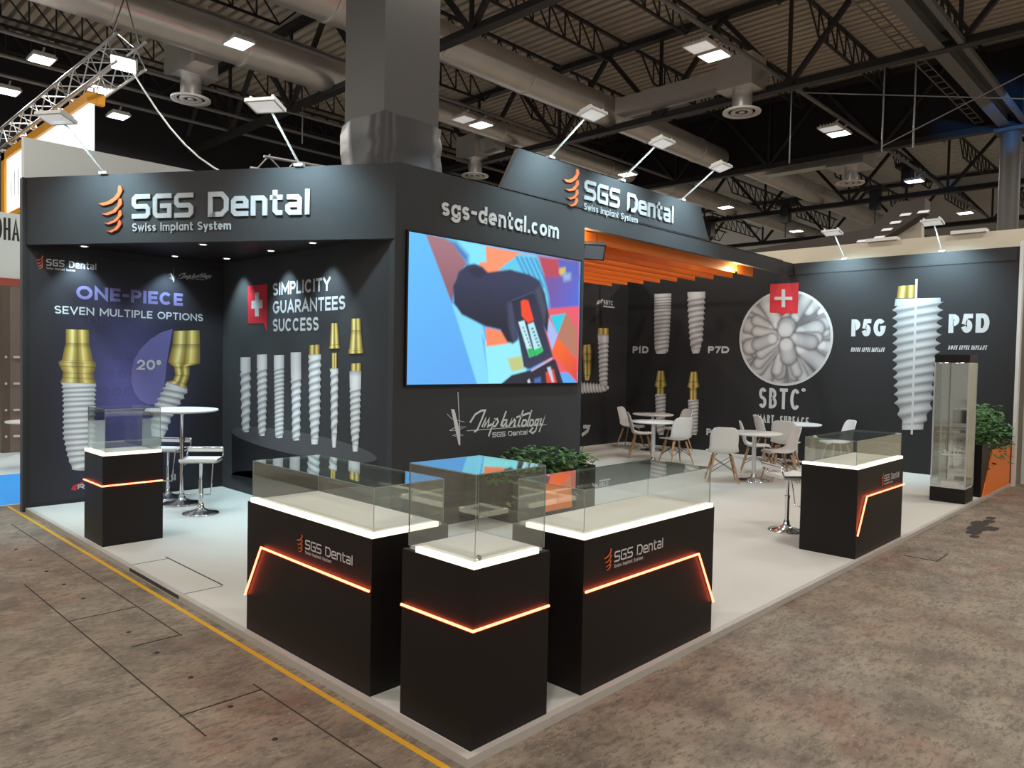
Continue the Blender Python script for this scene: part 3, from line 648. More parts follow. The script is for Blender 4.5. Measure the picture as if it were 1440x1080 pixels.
text(FB, wall_back, 'print_lettering', 'TISSUE LEVEL IMPLANT', K['white'], (1196, 495), (1243, 494.5), 489, .2, slant=.2)
text(FB, wall_back, 'print_lettering', 'BONE LEVEL IMPLANT', K['white'], (1333, 492), (1387, 491.5), 486, .2, slant=.2)
text(FB, wall_back, 'print_lettering', 'SBTC', K['white'], (1067, 574), (1125, 576), 545, .15, right_top=547)
text(FB, wall_back, 'print_lettering', '°', K['white'], (1127, 555), (1133, 555), 546, .2)
text(FB, wall_back, 'print_lettering', 'SMART  SURFACE', K['white'], (1060, 594.5), (1137, 598), 583, .17, right_top=586)
zB = lambda x, y: (1180 + x / 5.54, 340 + y / 5.54); zC = lambda x, y: (1180 + x / 5.54, 480 + y / 5.54)
implant(FB, wall_back, 'printed_implant', [(*zB(462, 345), *zB(604, 335), 'gold', 0), (*zB(448, 440), *zB(604, 436), 'gold', 0)], off=.006, bright=.75)
implant(FB, wall_back, 'printed_implant', [(*zB(440, 445), *zB(790, 436), 'white', 0), (*zB(432, 500), *zB(792, 470), 'white', 3), (*zB(434, 690), *zB(782, 660), 'white', 4), (*zC(432, 180), *zC(760, 150), 'white', 4.5), (*zC(445, 480), *zC(728, 480), 'white', 1.2), (*zC(470, 590), *zC(690, 590), 'white', .6), (*zC(490, 640), *zC(660, 640), 'white', 0), (*zC(490, 690), *zC(655, 688), 'white', 0)], amp=.13, ncol=30, bright=.72)
mb = MB(); flat(mb, FB, ribbon([FB.hv(*zB(605, 290)), FB.hv(*zC(567, 725))], .035), .009, 0); mb.build('white_axis_line', K['white'], wall_back)
# crystal picture in a circle
hc, vc = -3.985, 2.475; R = .955
cv = Canvas(hc - R, hc + R, vc - R, vc + R, 130, 130); cv.C[:] = lin((120, 118, 122)); rr = random.Random(11)
fing = []
for k in range(84):
    r = math.sqrt(rr.random()) * .98; a = rr.uniform(0, 2 * math.pi); fing.append((r, a, rr.uniform(.32, .62), rr.uniform(.075, .135)))
for k in range(17): fing.append((.86 + .1 * rr.random(), 2 * math.pi * k / 17 + rr.uniform(-.1, .1), .5, rr.uniform(.10, .16)))
for r, a, ln, wd in sorted(fing, reverse=True):
    ca, sa = math.cos(a), math.sin(a); t0 = (hc + r * ca * R, vc + (r * sa + .04) * R); t1 = (hc + (r + ln) * ca * R, vc + ((r + ln) * sa + .04) * R); g_ = rr.uniform(-14, 10)
    cv.capsule(t0, t1, wd * R * 1.12, wd * R * 1.5, (112, 110, 114), (104, 102, 106), 4)
    cv.capsule(t0, t1, wd * R, wd * R * 1.25, (196 + g_, 194 + g_, 195 + g_), (146 + g_, 143 + g_, 147 + g_), 1.5)
    cv.capsule(t0, t0, wd * R * .8, wd * R * .8, (216 + g_, 214 + g_, 214 + g_), (200 + g_, 198 + g_, 199 + g_), 2)
for x, y, r in ((.02, .17, .17), (-.27, -.02, .115), (.05, -.15, .15)):
    cv.capsule((hc + x * R, vc + y * R), (hc + x * 2.2 * R, vc + (y * 2.0 - .1) * R), r * 1.15 * R, r * 1.3 * R, (110, 108, 112), (100, 98, 102), 4)
    cv.capsule((hc + x * R, vc + y * R), (hc + x * 2.2 * R, vc + (y * 2.0 - .1) * R), r * R, r * 1.1 * R, (190, 188, 190), (150, 147, 150), 2)
    cv.capsule((hc + x * R, vc + y * R), (hc + x * R + .002, vc + y * R), r * .9 * R, r * .9 * R, (214, 212, 213), (198, 196, 197), 2)
keep = (((cv.H - hc) ** 2 + (cv.V - vc) ** 2) < (R * .985) ** 2)[:-1, :-1]
cv.build(FB, 'crystal_picture', K['print'], wall_back, .004, keep)
mb = MB(); flat(mb, FB, ribbon(arc(hc, vc, R, R, 0, 360, 64), .05), .006, 0); mb.build('white_ring_print', K['white'], wall_back)
mb = MB(); mb.add([FB.p(*FB.hv(*p), .009) for p in ((1083.5, 399.5), (1082.5, 439.5), (1097, 440), (1101, 444), (1106, 440.3), (1122, 440.5), (1123.5, 397.5))], [(0, 1, 2, 3, 4, 5, 6)]); mb.build('red_flag_print', K['red'], wall_back)
mb = MB()
for p in (((1089.5, 417.5), (1089.5, 422), (1114.5, 422), (1114.5, 417.5)), ((1099.5, 407), (1099.5, 432), (1104.5, 432), (1104.5, 407))):
    mb.add([FB.p(*FB.hv(*q), .012 if p[0][0] < 1095 else .0122) for q in p], [(0, 1, 2, 3)])
mb.build('white_cross_print', K['white'], wall_back)

# ================================================================== LED screen
mb = MB(); mb.box(2.575, 5.545, SY - .03, SY, 1.598, 3.276)
led = tag(mb.build('led_screen', K['black']), 'large glowing screen showing a gloved hand with a small box, on the front wall', 'screen')
FS = FY(SY - .0305)
z5 = lambda x, y: FS.hv(550 + x / 5.143, 310 + y / 5.143); y6 = lambda x, y: FS.hv(600 + x / 5.683, 450 + y / 5.683)
cv = Canvas(2.595, 5.525, 1.617, 3.256, 250, 150); cv.C[:] = lin((120, 200, 255))
P5 = lambda *a: [z5(*p) for p in a]; P6 = lambda *a: [y6(*p) for p in a]
cv.poly([(2.5, 1.5), (5.6, 1.5), (5.6, 3.4), (2.5, 3.4)], (100, 196, 255), 1, (96, 172, 248), (z5(110, 100), z5(500, 1080)))
cv.poly(P5((440, 600), (660, 760), (690, 900)) + P6((440, 120), (500, 520), (405, 520)), (134, 222, 255), 2)
cv.poly(P5((680, 870), (930, 850)) + P6((800, 420), (600, 510), (495, 510), (465, 200)), (150, 240, 252), 2)
cv.poly(P5((380, 120), (690, 185), (690, 330), (560, 320), (440, 190)), (132, 232, 255), 2)
cv.poly(P5((380, 120), (470, 150), (560, 250), (560, 330), (440, 200)), (70, 130, 200), 6)
cv.poly(P5((250, 100), (385, 128), (455, 180), (545, 310), (470, 420), (440, 600)), (168, 118, 128), 2, (140, 92, 110), (z5(400, 150), z5(400, 560)))
cv.poly(P5((682, 185), (940, 235), (1060, 260), (1000, 420), (640, 380), (640, 300), (690, 300)), (255, 152, 108), 2)
cv.poly(P5((930, 240), (1065, 262), (1150, 560), (1130, 620), (1060, 450), (900, 370), (770, 360)), (96, 205, 240), 2)
for k in range(5): cv.poly(P5((900 + k * 34, 262 + k * 3), (914 + k * 34, 262 + k * 3), (990 + k * 40, 420 + k * 20), (976 + k * 40, 420 + k * 20)), (62, 140, 210), 3)
cv.poly(P5((1060, 255), (1360, 290), (1360, 420), (1120, 440)), (190, 66, 84), 5)
cv.poly(P5((1205, 275), (1360, 295), (1360, 430), (1230, 430)), (82, 100, 196), 6)
cv.poly(P5((1110, 410), (1360, 400), (1360, 660), (1150, 650), (1140, 560)), (120, 84, 160), 6, (84, 104, 214), (z5(1150, 430), z5(1350, 560)))
cv.poly(P5((1130, 640), (1360, 620), (1360, 1100), (1100, 1100)), (236, 92, 110), 3)
cv.poly(P5((1150, 690), (1265, 672), (1205, 830)), (36, 206, 232), 2)
cv.poly(P5((1140, 700), (1205, 830), (1165, 940), (1130, 820)), (168, 190, 246), 2)
cv.poly(P5((1268, 660), (1345, 800), (1350, 1000), (1200, 860)), (184, 122, 98), 3)
cv.poly(P5((1205, 850), (1340, 1010), (1350, 1180), (1160, 960)), (252, 108, 44), 3, (220, 70, 60), (z5(1200, 900), z5(1340, 1150)))
cv.poly(P5((682, 770), (800, 800), (850, 890), (690, 912)), (255, 140, 96), 2)
cv.poly(P5((455, 600), (448, 480), (490, 370), (545, 325), (600, 312), (660, 335), (700, 375), (860, 355), (1000, 392), (1075, 435), (1112, 530), (1142, 690), (1128, 810), (1080, 720), (1030, 520), (880, 580), (905, 700), (918, 860), (880, 890), (840, 880), (790, 790), (680, 765), (510, 680)), (46, 52, 84), 2.5, (30, 32, 50), (z5(700, 430), z5(700, 760)))
cv.poly(P5((560, 350), (620, 330), (690, 385), (650, 420), (580, 400)), (36, 40, 66), 4)
cv.poly(P5((840, 600), (880, 580), (915, 860), (880, 885), (850, 760)), (64, 70, 100), 5)
cv.poly(P5((1040, 500), (1080, 470), (1120, 640), (1110, 760)), (70, 74, 92), 4)
cv.poly(P6((645, 310), (755, 285), (785, 390), (680, 412)), (196, 204, 136), 3)
cv.poly(P6((600, 506), (680, 440), (830, 400), (1000, 310), (1030, 320), (1095, 515), (600, 515)), (38, 36, 52), 2)
cv.poly(P5((872, 580), (1032, 515), (1170, 985), (1000, 1075), (960, 1060)), (34, 36, 58), 2, (50, 56, 84), (z5(900, 560), z5(1080, 1020)))
cv.poly(P5((938, 585), (960, 572), (992, 580), (1032, 722), (990, 742), (945, 690)), (250, 72, 42), 1.5)
cv.poly(P5((920, 735), (962, 722), (1035, 975), (1000, 990)), (196, 240, 250), 1.5); cv.poly(P5((988, 752), (1030, 735), (1098, 940), (1045, 975)), (186, 236, 248), 1.5)
cv.poly(P5((985, 930), (1022, 922), (1035, 980), (1000, 992)), (30, 190, 90), 1.5); cv.poly(P5((1030, 940), (1088, 910), (1098, 950), (1045, 980)), (30, 200, 96), 1.5)
for k in range(6): cv.poly(P5((950 + k * 10, 770 + k * 26), (958 + k * 10, 768 + k * 26), (962 + k * 10, 782 + k * 26), (954 + k * 10, 784 + k * 26)), (60, 110, 120), 1.5); cv.poly(P5((1012 + k * 9, 780 + k * 24), (1028 + k * 9, 774 + k * 24), (1032 + k * 9, 786 + k * 24), (1016 + k * 9, 792 + k * 24)), (70, 120, 130), 1.5)
cv.poly(P6((830, 400), (1000, 300), (1006, 316), (840, 412)), (200, 180, 214), 1.5)
cv.poly(P6((950, 420), (1015, 392), (1040, 500), (960, 505)), (226, 70, 52), 2); cv.poly(P6((960, 380), (990, 372), (1020, 495), (1002, 500)), (190, 205, 230), 1.5)
cv.poly(P6((860, 470), (910, 455), (915, 500), (862, 505)), (70, 110, 190), 3); cv.poly(P6((805, 485), (820, 470), (830, 500), (812, 505)), (220, 220, 230), 2)
cv.poly(P5((1216, 345), (1262, 338), (1262, 380), (1230, 400), (1214, 380)), (214, 190, 90), 3); cv.poly(P5((1240, 385), (1300, 380), (1298, 430), (1250, 440)), (150, 180, 220), 5)
cv.build(FS, 'display_picture', K['screen'], led, 0.0)

# ================================================================== DISPLAY COUNTERS
def glass_box(x0, x1, y0, y1, z0, z1, parent, t=.005):
    """five panes, each its own part; the rims show green"""
    def pane(a, name='glass_pane', top=False):
        mb = MB(); mb.box(*a)
        d = [a[1] - a[0], a[3] - a[2], a[5] - a[4]]; thin = d.index(min(d))
        for i in range(6):
            ax = (2, 2, 1, 1, 0, 0)[i]; mb.mi[i] = 0 if ax == thin else 1
        mb.build(name, [K['glass_top'] if top else K['glass'], K['edge']], parent)
    pane((x0, x0 + t, y0, y1, z0, z1 - t)); pane((x1 - t, x1, y0, y1, z0, z1 - t))
    pane((x0 + t, x1 - t, y0, y0 + t, z0, z1 - t)); pane((x0 + t, x1 - t, y1 - t, y1, z0, z1 - t))
    pane((x0, x1, y0, y1, z1 - t, z1), 'glass_top', True)
def neon(name, pts, n, parent, r=.0075):
    mb = MB(); mb.tube([Vector(p) + Vector(n).normalized() * .015 for p in pts], r, 8); return mb.build(name, K['neon'], parent)
def counter(name, label, x0, y0, sx, sy, H, gh, strips, neons, inset=.016, logo_px=None, F=None):
    t = thing(name, label, 'display counter' if sx + sy > 1.3 else 'display plinth', (x0 + sx / 2, y0 + sy / 2, 0))
    X0, Y0 = -sx / 2, -sy / 2; X1, Y1 = sx / 2, sy / 2
    mb = MB(); mb.box(X0, X1, Y0, Y1, 0, H - .012); mb.build('body', K['black'], t)
    mb = MB(); mb.box(X0 + .03, X1 - .03, Y0 + .03, Y1 - .03, H - .012, H + .004); mb.build('display_deck', K['deckpanel'], t)
    for a in strips:                                     # sides that carry a light strip: 'w' west, 's' south ...
        side, f0, f1 = a; h = .029
        mb = MB()
        if side == 's': mb.box(X0 + f0 * sx, X0 + f1 * sx, Y0 - .001, Y0 + .024, H - .011, H - .011 + h)
        if side == 'w': mb.box(X0 - .001, X0 + .024, Y0 + f0 * sy, Y0 + f1 * sy, H - .011, H - .011 + h)
        mb.build('light_strip', K['strip'], t)
    glass_box(X0 + inset + .01, X1 - inset, Y0 + inset + .01, Y1 - inset, H + .004, gh, t)
    for pts, n in neons: neon('neon_tube', [Vector(p) - Vector((x0 + sx / 2, y0 + sy / 2, 0)) for p in pts], n, t)
    if logo_px:
        for o in logo(F, None, *logo_px, wt=.15):
            o.parent = t; o.location = (-(x0 + sx / 2), -(y0 + sy / 2), 0)
    return t
S = (0, -1, 0); Wn = (-1, 0, 0)
counter('display_plinth', 'tall square black plinth with glass box at the front corner of the stand', .057, .04, .556, .556, .90, 1.345, (('w', .0, .80), ('s', .0, .84)),
        [([(.057, .596, .592), (.057, .04, .595), (.613, .04, .595)], (-.7, -.7, 0))])
counter('display_counter', 'long black glass-topped counter along the left edge, behind the yellow floor line', .05, .86, .562, 1.455, .902, 1.172, (('w', 0, .97), ('s', 0, .86)),
        [([(.05, 2.313, .242), (.05, 2.093, .612), (.05, .862, .600)], Wn)], logo_px=((430, 771), (496.7, 796), 758.3, 781), F=FX(.05))
counter('display_counter', 'long black glass-topped counter right of the front corner plinth', .921, .05, 1.484, .562, .902, 1.172, (('w', 0, .8), ('s', 0, .985)),
        [([(.926, .05, .597), (2.179, .05, .597), (2.402, .05, .215)], S)], logo_px=((863, 790), (931.7, 770.4), 775, 756.5), F=FY(.05))
counter('display_counter', 'black glass-topped counter by the right edge, beside a bar stool', 5.249, .042, 1.436, .561, .902, 1.172, (('w', 0, .99), ('s', 0, .98)),
        [([(5.252, .042, .235), (5.483, .042, .602), (6.683, .042, .598)], S)], logo_px=((1242.8, 676.8), (1263.9, 671), 668.5, 662), F=FY(.042))
counter('display_plinth', 'square black plinth with glass box by the bar table, far left', .06, 5.30, .57, .545, .90, 1.345, (('w', 0, 1), ('s', 0, .97)),
        [([(.06, 5.843, .600), (.06, 5.30, .597), (.632, 5.30, .600)], (-.7, -.7, 0))])
# round lock on the front plinth glass
mb = MB(); mb.tube([(.098, .058, .938), (.098, .045, .938)], .013, 14); mb.tube([(.098, .045, .938), (.098, .040, .938)], .008, 12)
mb.build('glass_lock', K['chrome'])
o = bpy.data.objects['glass_lock']; pl = [q for q in COL.objects if q.name == 'display_plinth'][0]; o.parent = pl; o.location = -pl.location

# ================================================================== BAR SET
def bar_table(x, y):
    t = thing('bar_table', 'tall round white bar table on a chrome pole in the corner niche', 'table', (x, y, 0))
    mb = MB(); mb.lathe([(0, 1.17), (.40, 1.172), (.43, 1.185), (.43, 1.198), (.42, 1.206), (0, 1.206)], seg=40); mb.build('table_top', K['plastic'], t)
    mb = MB(); mb.lathe([(.028, .06), (.028, .82)]); mb.lathe([(.034, .80), (.034, .84)]); mb.lathe([(.024, .82), (.024, 1.13), (.07, 1.16), (.1, 1.17)]); mb.build('pole', K['chrome'], t)
    mb = MB(); mb.lathe([(0, 0), (.23, 0), (.235, .012), (.21, .022), (.10, .04), (.045, .075), (.032, .13), (.028, .14)]); mb.build('base', K['chrome'], t)
def bar_stool(x, y, rz, label, seatm='plastic', z=.66):
    t = thing('bar_stool', label, 'stool', (x, y, 0), rz, 'bar stools')
    mb = MB(); prof = [(-.18, .0), (-.16, -.012), (.0, -.018), (.14, -.010), (.19, .012)]
    vs = [];
    for x_, dz in prof:
        for y_ in (-.20, .20): vs.append((x_, y_, z + dz))
    for x_, dz in prof:
        for y_ in (-.20, .20): vs.append((x_, y_, z + dz - .03))
    n = len(prof); fs = [(2 * i, 2 * i + 2, 2 * i + 3, 2 * i + 1) for i in range(n - 1)] + [(2 * n + 2 * i, 2 * n + 2 * i + 1, 2 * n + 2 * i + 3, 2 * n + 2 * i + 2) for i in range(n - 1)]
    fs += [(2 * i, 2 * n + 2 * i, 2 * n + 2 * i + 2, 2 * i + 2) for i in range(n - 1)] + [(2 * i + 1, 2 * i + 3, 2 * n + 2 * i + 3, 2 * n + 2 * i + 1) for i in range(n - 1)] + [(0, 1, 2 * n + 1, 2 * n), (2 * n - 2, 4 * n - 2, 4 * n - 1, 2 * n - 1)]
    mb.add(vs, fs); mb.build('seat', K[seatm], t)
    mb = MB(); mb.tube([(.12, -.205, z - .01), (-.17, -.208, z - .005), (-.20, -.208, z + .03), (-.21, -.208, z + .10), (-.21, .208, z + .10), (-.20, .208, z + .03), (-.17, .208, z - .005), (.12, .205, z - .01)], .011, 8); mb.build('back_frame', K['chrome'], t)
    mb = MB(); mb.box(-.218, -.203, -.20, .20, z + .055, z + .115); mb.build('backrest', K[seatm], t)
    mb = MB(); mb.lathe([(.026, .05), (.026, .40)]); mb.lathe([(.030, .38), (.030, .41)]); mb.lathe([(.019, .4), (.019, z - .06), (.06, z - .04), (.08, z - .03)]); mb.build('pole', K['chrome'], t)
    mb = MB(); mb.lathe([(0, 0), (.205, 0), (.21, .01), (.19, .018), (.09, .034), (.04, .07), (.03, .12), (.026, .13)]); mb.build('base', K['chrome'], t)
    mb = MB(); mb.tube([(.13, -.17, z - .03), (.17, -.17, z - .2), (.20, -.16, .26), (.20, .16, .26), (.17, .17, z - .2), (.13, .17, z - .03)], .009, 8); mb.build('footrest', K['chrome'], t)
    mb = MB(); mb.tube([(0, -.04, z - .05), (0, -.16, z - .06), (0, -.19, z - .08)], .005, 6); mb.build('lever', K['chrome'], t)
bar_table(1.50, 6.96)
bar_stool(1.43, 6.24, math.radians(-128), 'white bar stool with low back in front of the tall bar table')
_b = on_z(236, 700)
bar_stool(_b.x, _b.y, math.radians(-140), 'white bar stool half hidden between the far left plinth and the bar table')
bar_stool(5.99, 1.06, math.radians(-35), 'white bar stool standing behind the right edge counter')

# ================================================================== LOUNGE CHAIRS AND TABLES
def shell_mesh():
    prof = [(.225, .425), (.205, .447), (.14, .447), (.05, .432), (-.05, .425), (-.13, .432), (-.185, .465), (-.212, .53), (-.232, .61), (-.252, .70), (-.270, .78), (-.280, .825), (-.283, .838)]
    hw = [.185, .215, .228, .232, .230, .224, .212, .205, .207, .205, .188, .155, .11]; lift = [.0, .004, .012, .022, .034, .05, .05, .03, .015, .008, .004, 0, 0]; fwd = [0, 0, 0, 0, 0, .0, .02, .045, .05, .045, .035, .02, .012]
    vs = []; m = 11
    for (x, z), h, l, f in zip(prof, hw, lift, fwd):
        for j in range(m):
            u = -1 + 2 * j / (m - 1); k = abs(u) ** 2.4; vs.append((x + f * k, h * u, z + l * k))
    fs = [(i * m + j, i * m + j + 1, (i + 1) * m + j + 1, (i + 1) * m + j) for i in range(len(prof) - 1) for j in range(m - 1)]
    return vs, fs
def lounge_chair():
    t = thing('lounge_chair', 'x', 'chair', (0, 0, 0), 0, 'white shell chairs in the lounge')
    mb = MB(); mb.add(*shell_mesh(), 0, True); o = mb.build('seat_shell', K['plastic'], t)
    md = o.modifiers.new('thick', 'SOLIDIFY'); md.thickness = .009; md.offset = 0
    ft = []
    for sx_, sy_ in ((1, 1), (1, -1), (-1, 1), (-1, -1)):
        a, b = (.115 * sx_ - .01, .125 * sy_, .405), (.215 * sx_ - .02, .225 * sy_, 0); ft.append((a, b))
        mb = MB(); mb.tube([a, tuple(np.array(a) * .5 + np.array(b) * .5), b], [.016, .0155, .009], 10); mb.build('leg', K['wood'], t)
    mb = MB(); at = lambda k, f: tuple(np.array(ft[k][0]) * (1 - f) + np.array(ft[k][1]) * f)
    for a, b in ((0, 1), (2, 3), (0, 2), (1, 3)):
        mb.tube([at(a, .12), at(b, .62)], .0045, 6); mb.tube([at(b, .12), at(a, .62)], .0045, 6)
    for k in range(4): mb.tube([at(k, .0), (at(k, 0)[0] * .6, at(k, 0)[1] * .6, .428)], .007, 6)
    mb.build('wire_brace', K['wire'], t)
    return t
ch0 = lounge_chair(); CS = 1.08
chairs = [
    (11.53, 7.06, (.2, -1), 'white shell chair at the farthest table, against the left wall'),
    (10.27, 5.93, (.6, -.8), 'white shell chair in profile, left of the nearer left-hand table'),
    (11.95, 6.15, (-.8, .4), 'white shell chair behind the far left table, only its upper back showing'),
    (9.93, 4.94, (.45, .9), 'white shell chair seen from behind at the left-hand lounge tables'),
    (8.73, 3.34, (.80, .55), 'nearest white shell chair, seen from behind, left of the middle table pole'),
    (10.12, 3.42, (.45, -.9), 'white shell chair just behind the nearest chair, beyond the middle table'),
    (11.97, 4.03, (.75, -.66), 'white shell chair in profile facing right, under the circle picture'),
    (11.05, 3.30, (.9, .25), 'white shell chair with its back turned, in front of the table below the circle picture'),
    (9.58, 2.75, (-.72, .69), 'white shell chair facing left, right of the middle table and behind the bar stool'),
    (12.0, 2.72, (-.72, .69), 'white shell chair against the back wall, seen above the right edge counter')]
for i, (x, y, d, lab) in enumerate(chairs):
    o = ch0 if i == 0 else copy_tree(ch0)
    o.location = (x, y, 0); o.rotation_euler = (0, 0, math.atan2(d[1], d[0])); o.scale = (CS, CS, CS); o['label'] = lab
def lounge_table():
    t = thing('lounge_table', 'x', 'table', (0, 0, 0), 0, 'round lounge tables')
    mb = MB(); mb.lathe([(0, .765), (.42, .768), (.445, .78), (.445, .792), (.435, .80), (0, .80)], seg=40); mb.build('table_top', K['plastic'], t)
    mb = MB(); mb.lathe([(.034, .03), (.034, .74), (.09, .762)]); mb.build('pole', K['chrome'], t)
    mb = MB(); mb.lathe([(0, 0), (.26, 0), (.265, .01), (.24, .02), (.12, .032), (.05, .055), (.036, .1), (.034, .11)]); mb.build('base', K['chrome'], t)
    return t
tb0 = lounge_table()
for i, (x, y, lab) in enumerate([(9.72, 5.30, 'round white table in the left part of the lounge, nearer of two'), (11.45, 6.45, 'round white table in the far left corner of the lounge'),
                                 (9.20, 3.02, 'round white table with chrome pole in the middle of the lounge'), (11.75, 3.38, 'round white table near the back wall under the circle picture')]):
    o = tb0 if i == 0 else copy_tree(tb0); o.location = (x, y, 0); o['label'] = lab

# ================================================================== PLANTERS
def foliage(n, box, drop, seed, sz=.066):
    rr = random.Random(seed); mb = MB(); x0, x1, y0, y1, z0, z1 = box
    for _ in range(n):
        u, v, q = rr.random(), rr.random(), rr.random()
        e = 1 - (2 * u - 1) ** 2 * .55
        c = Vector((x0 + (x1 - x0) * u, y0 + (y1 - y0) * v, z0 + (z1 - z0) * q * e))
        if rr.random() < drop: c.z -= rr.uniform(.05, .28); c.y = y0 + rr.uniform(-.05, .03)
        a = rr.uniform(0, 6.28); d = Vector((math.cos(a), math.sin(a), rr.uniform(-.7, .5))).normalized(); s_ = d.cross(Vector((0, 0, 1))).normalized(); nn = s_.cross(d)
        l = sz * rr.uniform(.7, 1.5); wd = l * rr.uniform(.35, .5); k = nn * l * .18
        mb.add([c, c + d * l * .35 + s_ * wd - k, c + d * l * .8 + s_ * wd * .7 - k, c + d * l * 1.25 - nn * l * .25, c + d * l * .8 - s_ * wd * .7 - k, c + d * l * .35 - s_ * wd - k, c + d * l * .6], [(0, 1, 6), (1, 2, 6), (2, 3, 6), (3, 4, 6), (4, 5, 6), (5, 0, 6)], 0, False)
    return mb
def stems(n, box, seed, parent):
    rr = random.Random(seed); x0, x1, y0, y1, z0, z1 = box
    for _ in range(n):
        a = (rr.uniform(x0 + .1, x1 - .1), rr.uniform(y0 + .08, y1 - .08), z0 - .05); b = (a[0] + rr.uniform(-.12, .12), a[1] + rr.uniform(-.06, .06), z1 * .9 + z0 * .1)
        mb = MB(); mb.tube([a, tuple((np.array(a) + np.array(b)) / 2 + .02), b], [.007, .006, .003], 5); mb.build('stem', K['leaf'], parent)
def planter(label, x0, x1, y0, y1, h, op, fol, seed, n):
    t = thing('planter_box', label, 'planter', ((x0 + x1) / 2, (y0 + y1) / 2, 0)); c = t.location
    X0, X1, Y0, Y1 = x0 - c.x, x1 - c.x, y0 - c.y, y1 - c.y
    mb = MB(); mb.box(X0, X1, Y0, Y0 + .02, 0, h); mb.box(X0, X1, Y1 - .02, Y1, 0, h); mb.box(X0, X0 + .02, Y0 + .02, Y1 - .02, 0, h); mb.box(X1 - .02, X1, Y0 + .02, Y1 - .02, 0, h); mb.box(X0 + .02, X1 - .02, Y0 + .02, Y1 - .02, 0, .02); mb.build('box', K['black'], t)
    mb = MB(); mb.box(X0 + .02, X1 - .02, Y0 + .02, Y1 - .02, h - .08, h - .05); mb.build('soil', K['soil'], t)
    mb = MB(); mb.prism([(p[0] - c.x, Y0 - .018, p[1]) for p in op], (0, .018, 0)); mb.build('orange_panel', K['orange'], t)
    b = [fol[0] - c.x, fol[1] - c.x, fol[2] - c.y, fol[3] - c.y, fol[4], fol[5]]
    foliage(n, b, .05 if h < .6 else .14, seed).build('foliage', K['leaf'], t); stems(9, b, seed, t)
planter('black planter with slanted orange panel and bushy plant, right end of back wall', 10.42, 12.40, .03, .46, .78, [(10.49, 0.0), (12.38, 0.0), (12.38, .665), (11.05, .665)], (10.62, 12.3, .0, .48, .66, 1.36), 4, 620)
planter('low planter with green plants under the screen, behind the front counters', 3.85, 5.42, 3.40, 3.80, .55, [(4.42, .06), (4.93, .06), (4.88, .51), (4.42, .51)], (3.5, 5.4, 3.34, 3.70, .50, .86), 5, 520)

# ================================================================== GLASS SHOWCASE TOWER
t = thing('showcase_tower', 'tall slim glass showcase with black base and top beside the right planter', 'showcase', (9.79, .27, 0))
s = .215
mb = MB(); mb.box(-s - .01, s + .01, -s - .01, s + .01, 0, .205); mb.build('base', K['black'], t)
mb = MB(); mb.box(-s, s, -s, s, .205, .228); mb.build('floor_plate', K['lampwhite'], t)
mb = MB(); mb.box(-s - .005, s + .005, -s - .005, s + .005, 2.0, 2.11); mb.build('top_cap', K['black'], t)
for x, y in ((-1, -1), (1, -1), (-1, 1), (1, 1)):
    mb = MB(); mb.box(x * s - .009, x * s + .009, y * s - .009, y * s + .009, .228, 2.0); mb.build('corner_post', K['alu'], t)
mb = MB(); mb.box(s - .012, s - .004, -s + .01, s - .01, .228, 2.0); mb.build('mirror_panel', K['mirror'], t)
for a in ((-s - .003, -s + .003, -s + .01, s - .01), (-s + .01, s - .01, -s - .003, -s + .003), (-s + .01, s - .01, s - .003, s + .003)):
    mb = MB(); mb.box(*a, .23, 1.998); mb.build('glass_pane', K['glass'], t)
for z in (.66, 1.08, 1.5):
    mb = MB(); mb.box(-s + .006, s - .014, -s + .006, s - .006, z, z + .007); [mb.mi.__setitem__(i, 1) for i in (2, 3, 4, 5)]; mb.build('glass_shelf', [K['glass'], K['edge']], t)
for x, y in ((-.1, -.1), (-.1, .1)):
    mb = MB(); mb.lathe([(0, 0), (.022, 0), (.022, .004), (0, .004)], (x, y, 1.994), 12); mb.build('cabinet_light', K['spotlens'], t)
mb = MB(); mb.box(9.62, 9.635, .14, .37, .229, .29); tag(mb.build('info_card', K['plastic']), 'small white card standing on the floor of the tall glass showcase', 'card')
mb = MB(); rr = random.Random(2)
for k in range(13): mb.lathe([(0, -.011), (.009, -.007), (.012, 0), (.009, .007), (0, .011)], (9.70 + rr.uniform(-.07, .07), .20 + k * .013, .69 + .03 * abs(math.sin(k)) + rr.uniform(0, .02)), 8)
mb.box(9.62, 9.80, .16, .38, .667, .678)  # white tray and beads added in place of a bright reflection
tag(mb.build('reflection_bead_tray', K['plastic']), 'little white beaded tray added in place of a reflection on the lower showcase shelf', 'sample tray')

